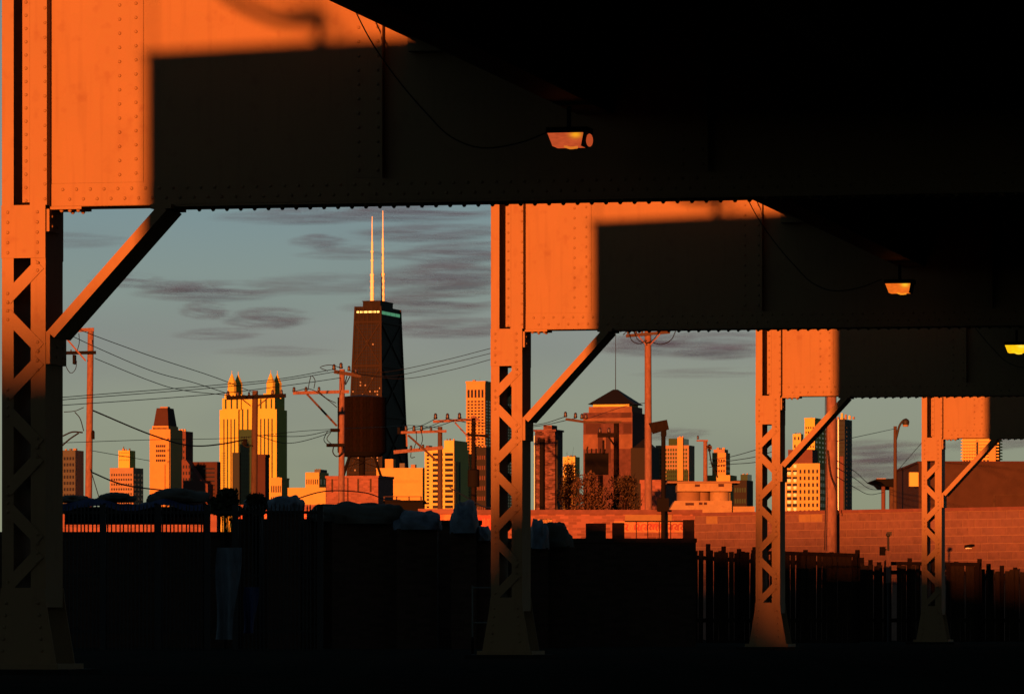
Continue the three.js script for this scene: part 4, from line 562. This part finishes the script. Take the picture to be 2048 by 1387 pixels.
{ // iron picket fence at the left, each picket its own piece
  const Z = 88, m = Z / F, X = p => (p - 370) * m, Y = p => EYE + (HZ - p) * m, t = thing('picket_fence', 'tall black iron picket fence across the left foreground', 'fence', [(370 - CX) * m, 0, -Z], 0);
  const g = metric(join([box(-.011, .011, 0, Y(1014), -.011, .011), new THREE.ConeGeometry(.016, .08, 4).translate(0, Y(1014) + .04, 0)])), r = rng(3);
  for (let p = 122; p < 640; p += 7.8) { if (p > 410 && p < 470) continue; const k = again('picket', g, M.iron, t); k.position.x = X(p); k.rotation.z = (r() - .5) * .008; k.scale.y = .985 + r() * .02; }
  for (const y of [1024, 1150, 1262]) obj('rail', box(X(112), X(642), Y(y) - .025, Y(y) + .025, -.028, -.012), M.iron, t);
  for (const p of [205, 316, 414, 470, 640]) obj('post', box(X(p) - .05, X(p) + .05, 0, Y(1008), -.06, .04), M.iron, t);
}
{ // stall with a blue tarpaulin
  const Z = 92, m = Z / F, X = p => (p - 290) * m, Y = p => EYE + (HZ - p) * m, t = thing('tarp_stall', 'dark stall under a blue tarpaulin behind the iron fence', 'stall', [(290 - CX) * m, 0, -Z], 0);
  const g = new THREE.PlaneGeometry(X(412) - X(118), 1.6, 40, 8).rotateX(-Math.PI / 2).translate((X(118) + X(412)) / 2, 0, -.6), p = g.attributes.position; for (let i = 0; i < p.count; i++) { const x = p.getX(i), z = p.getZ(i); p.setY(i, Y(1003) + .05 * Math.sin(x * 5) + .08 * (fbm(x * 3 + 9, z * 3 + 4, 8, 3) - .5) + (z > .1 ? -.13 : 0)); } g.computeVertexNormals(); obj('tarpaulin', g, M.tarpBlue, t);
  obj('back_panel', box(X(118), X(412), Y(1046), Y(1010), -1.3, -1.2), M.black, t); obj('lit_wall_strip', box(X(330), X(404), Y(1041), Y(1031), -1.195, -1.18), M.brickBig, t); for (const q of [120, 210, 312, 410]) obj('post', rod([X(q), 0, .12], [X(q), Y(1006), .12], .03), M.black, t);  // orange strip on the panel stands for sunlit wall behind
}
function mound(px, py, Z, w, h, label, mat, seed, rests = false, name = 'tarp_heap') { // things piled under a tarpaulin
  const m = Z / F, g = new THREE.SphereGeometry(1, 40, 20, 0, Math.PI * 2, 0, Math.PI / 2), p = g.attributes.position, W2 = w * m / 2, top = EYE + (HZ - py) * m, base = EYE + (HZ - py - h) * m;
  for (let i = 0; i < p.count; i++) { const x = p.getX(i), y = p.getY(i), z = p.getZ(i), n = fbm(x * 2.2 + seed, z * 2.2 + y * 3, seed, 4) - .5, k = 1 + n * .55; p.setXYZ(i, Math.sign(x) * Math.pow(Math.abs(x), .8) * W2 * k, base + Math.pow(y, .7) * (top - base) * k, z * .7 * k); } g.computeVertexNormals();
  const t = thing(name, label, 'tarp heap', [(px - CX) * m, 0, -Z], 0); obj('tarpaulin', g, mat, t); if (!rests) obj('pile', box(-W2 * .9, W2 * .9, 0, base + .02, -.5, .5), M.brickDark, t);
}
mound(352, 977, 92.7, 118, 27, 'long black bundle lying on the blue tarp stall, right end', M.canvas, 41, true, 'roof_bundle'); mound(232, 986, 92.7, 80, 17, 'flat black bundle on the blue tarp stall, middle', M.canvas, 43, true, 'roof_bundle'); mound(150, 990, 92.7, 60, 14, 'black bundle on the blue tarp stall, left end', M.canvas, 47, true, 'roof_bundle');
mound(570, 991, 93, 74, 34, 'peaked grey tarp heap before the graffiti wall', M.tarpGrey, 4); mound(505, 1000, 94, 40, 20, 'small grey tarp peak left of the larger one', M.tarpGrey, 9);
mound(928, 1007, 92, 56, 60, 'tall grey tarp heap left of the middle column', M.tarpGrey, 14); mound(742, 1004, 93, 170, 44, 'long dark tarp heap below the water tank', M.canvas, 19); mound(660, 1010, 93.6, 90, 34, 'dark heap at the foot of the water tank pole', M.canvas, 23); mound(835, 1020, 92.6, 90, 40, 'low dark heap before the yellow graffiti', M.tarpGrey, 27);
mound(1104, 1044, 96, 78, 50, 'dark lumpy heap right of the middle column', M.canvas, 33); mound(1078, 1038, 95, 40, 60, 'small grey tarp heap behind the middle column', M.tarpGrey, 37);
mound(967, 1052, 92.2, 30, 30, 'small bluish tarp heap against the middle column', M.tarpGrey, 29);
{ const Z = 92, m = Z / F, X = p => (p - 520) * m, Y = p => EYE + (HZ - p) * m, t = thing('hanging_tarp', 'pale blue sheet hanging in the dark below the graffiti wall', 'tarp', [(520 - CX) * m, 0, -Z + 6.2], 0); const g = new THREE.PlaneGeometry(.34, 1.5, 14, 30), p = g.attributes.position; for (let i = 0; i < p.count; i++) { const x = p.getX(i), y = p.getY(i); p.setXYZ(i, x * (1.0 + .25 * Math.sin(y * 3)) - .25 + y * .06, y + Y(1190), .06 * Math.sin(x * 26 + y * 2)); } g.computeVertexNormals(); obj('sheet', g, M.tarpGrey, t); const f = g.clone(); f.scale(.6, .5, 1).translate(.28, .2, -.05); obj('sheet', f, M.tarpBlue, t); }
{ const Z = 78, m = Z / F, X = p => (p - 965) * m, Y = p => EYE + (HZ - p) * m, t = thing('hand_cart', 'bare metal cart frame in the dark left of the middle column', 'cart', [(965 - CX) * m, 0, -Z], 0); obj('frame', [rod([X(945), Y(1250), 0], [X(945), Y(1170), 0], .012), rod([X(985), Y(1250), -.3], [X(985), Y(1170), -.3], .012), rod([X(945), Y(1175), 0], [X(985), Y(1175), -.3], .012), rod([X(945), Y(1245), 0], [X(985), Y(1245), -.3], .012)], M.grey, t); for (const [p, z] of [[945, 0], [985, -.3]]) obj('wheel', new THREE.TorusGeometry(.11, .022, 6, 18).rotateY(Math.PI / 2).translate(X(p), .13, z), M.black, t); for (const [p, z] of [[945, 0], [985, -.3]]) obj('strut', rod([X(p), Y(1250), z], [X(p), .13, z], .012), M.grey, t); }
// board fences along the block wall
function boardFence(x0, x1, y0, y1, Z, label, seed, rail) {
  const m = Z / F, n = Math.round((x1 - x0) * m / .115), t = thing('board_fence', label, 'fence', [(x0 - CX) * m, 0, -Z], 0, 'board fences along the block wall'), r = rng(seed), g = metric(new THREE.BoxGeometry(.108, 1, .022).translate(0, .5, 0)), mats = [M.fence, M.woodBlack, M.fence];
  for (let i = 0; i < n; i++) { if (r() < .05) continue; const b = again('board', g, mats[Math.floor(r() * 3)], t), p = (i + .5) / n; b.position.set((i + .5) * .115, 0, r() * .012); b.rotation.z = (r() - .5) * .02; b.scale.y = EYE + (HZ - (y0 + (y1 - y0) * p) + (r() - .5) * 5) * m; }
  const h = q => EYE + (HZ - q) * m; obj('rail', beamBetween([0, h(y0 + 16), -.04], [n * .115, h(y1 + 16), -.04], .09, .05), M.woodBlack, t); obj('rail', beamBetween([0, .5, -.04], [n * .115, .5, -.04], .09, .05), M.woodBlack, t);
  for (let k = 0; k <= 4; k++) obj('post', box(n * .115 * k / 4 - .05, n * .115 * k / 4 + .05, 0, h(y0 + (y1 - y0) * k / 4 - 7 - (k * 5 % 3) * 3), -.16, -.066), M.woodBlack, t);
  if (rail) obj('cap_board', beamBetween([0, h(y0 - 2), .02], [n * .115, h(y1 - 2), .02], .08, .12), M.woodBlack, t);
}
boardFence(1386, 1512, 1098, 1106, 117, 'dark board fence section left of the third column', 81); boardFence(1508, 1712, 1106, 1112, 116, 'dark capped fence section at the foot of the thick near pole', 82, true); boardFence(1708, 1772, 1126, 1132, 124, 'low dark fence section beside the slim post', 83); boardFence(1774, 1956, 1128, 1130, 123, 'dark capped fence section behind the last column', 84, true); boardFence(1952, 2062, 1139, 1142, 124.5, 'dark fence section at the right edge', 85);
// ───────────── trees and bushes ─────────────
function foliage(n, blobs, size, seed) {
  const r = rng(seed), pos = [], nor = []; const q = new THREE.Quaternion(), e = new THREE.Euler(), v = new THREE.Vector3();
  for (let i = 0; i < n; i++) { const b = blobs[Math.floor(r() * blobs.length)]; let x, y, z, d; do { x = r() * 2 - 1; y = r() * 2 - 1; z = r() * 2 - 1; d = x * x + y * y + z * z; } while (d > 1 || r() > .35 + d * .65); const s = size * (.5 + r()); q.setFromEuler(e.set(r() * 6.3, r() * 6.3, r() * 6.3)); const c = [b[0] + x * b[3], b[1] + y * b[4], b[2] + z * b[3]]; const P = [[-.5, 0], [0, -.28], [.5, 0], [0, .28]].map(([a, bb]) => v.set(a * s, bb * s, 0).applyQuaternion(q).toArray().map((w, k) => w + c[k])); const N = v.set(0, 0, 1).applyQuaternion(q).toArray(); for (const k of [0, 1, 2, 0, 2, 3]) { pos.push(...P[k]); nor.push(...N); } }
  const g = new THREE.BufferGeometry(); g.setAttribute('position', new THREE.Float32BufferAttribute(pos, 3)); g.setAttribute('normal', new THREE.Float32BufferAttribute(nor, 3)); g.setAttribute('uv', new THREE.Float32BufferAttribute(new Float32Array(pos.length / 3 * 2), 2)); return g;
}
const leafRust = plain(.055, .028, .018, .9, .2), leafDark = plain(.03, .03, .018, .9, .2), leafBrown = plain(.032, .02, .012, .9, .2);
function shrub(px, top, Z, w, n, size, label, leaf, seed, category = 'tree') {
  const m = Z / F, t = thing(category === 'tree' ? 'autumn_tree' : 'dark_bush', label, category, [(px - CX) * m, 0, -Z], 0), r = rng(seed), H2 = EYE + (HZ - top) * m, R = w * m / 2, blobs = [];
  const lo = Math.max(EYE + (HZ - 1030) * m, H2 * .3); for (let i = 0; i < 34; i++) { const a = r() * 6.28, d = Math.sqrt(r()) * R * .8, t2 = r(); blobs.push([Math.cos(a) * d * (1 - .45 * t2), lo + (H2 - lo) * (.08 + .84 * t2), Math.sin(a) * d * .7, R * (.22 + .26 * r()), (H2 - lo) * (.08 + .12 * r())]); }
  const br = [rod([0, 0, 0], [R * .05, H2 * .55, 0], R * .07, R * .045, 7)]; for (const b of blobs) br.push(rod([0, H2 * (.25 + .25 * r()), 0], [b[0], b[1] + b[4] * .6, b[2]], R * .028, R * .008, 5)); for (let i = 0; i < 70; i++) { const b = blobs[i % 34], q = [b[0] + (r() - .5) * R * .9, b[1] + r() * b[4] * 2.4, b[2] + (r() - .5) * R * .5]; br.push(rod([b[0] * .7, b[1] * .9, b[2] * .7], q, R * .012, R * .004, 4)); }
  obj('trunk', br, M.woodBlack, t); obj('crown', foliage(n, blobs, size, seed + 1), leaf, t, true).userData.kind = 'stuff';
}
shrub(1140, 925, 290, 66, 2600, .13, 'sparse brown tree right of the brick chimney', leafBrown, 101); shrub(1182, 944, 285, 84, 3600, .13, 'rust coloured tree under the dark transformer', leafRust, 103); shrub(1248, 952, 288, 84, 3000, .13, 'brown tree at the right foot of the pyramid tower', leafBrown, 107);
shrub(450, 980, 91.5, 70, 5000, .1, 'dark bush between the two iron fence sections', leafDark, 111, 'bush'); shrub(512, 990, 93.4, 50, 3000, .1, 'dark bush at the foot of the brown pole', leafDark, 121, 'bush');
{ const Z = 240, m = Z / F, X = p => (p - 808) * m, Y = p => EYE + (HZ - p) * m, t = thing('flat_shed', 'dark flat roofed shed below the pale hall', 'shed', [(808 - CX) * m, 0, -Z], 0); obj('wall', box(X(770), X(846), 0, Y(1003), -5, 0), M.black, t); obj('roof', box(X(766), X(850), Y(1003) + .002, Y(1000), -5.2, .2), M.black, t); obj('rail', [box(X(768), X(842), Y(993), Y(992), -.1, -.04), ...[768, 793, 818, 842].map(p => box(X(p) - .03, X(p) + .03, Y(1000), Y(992), -.1, -.04))], M.woodDark, t); }
renderer.render(scene, camera);
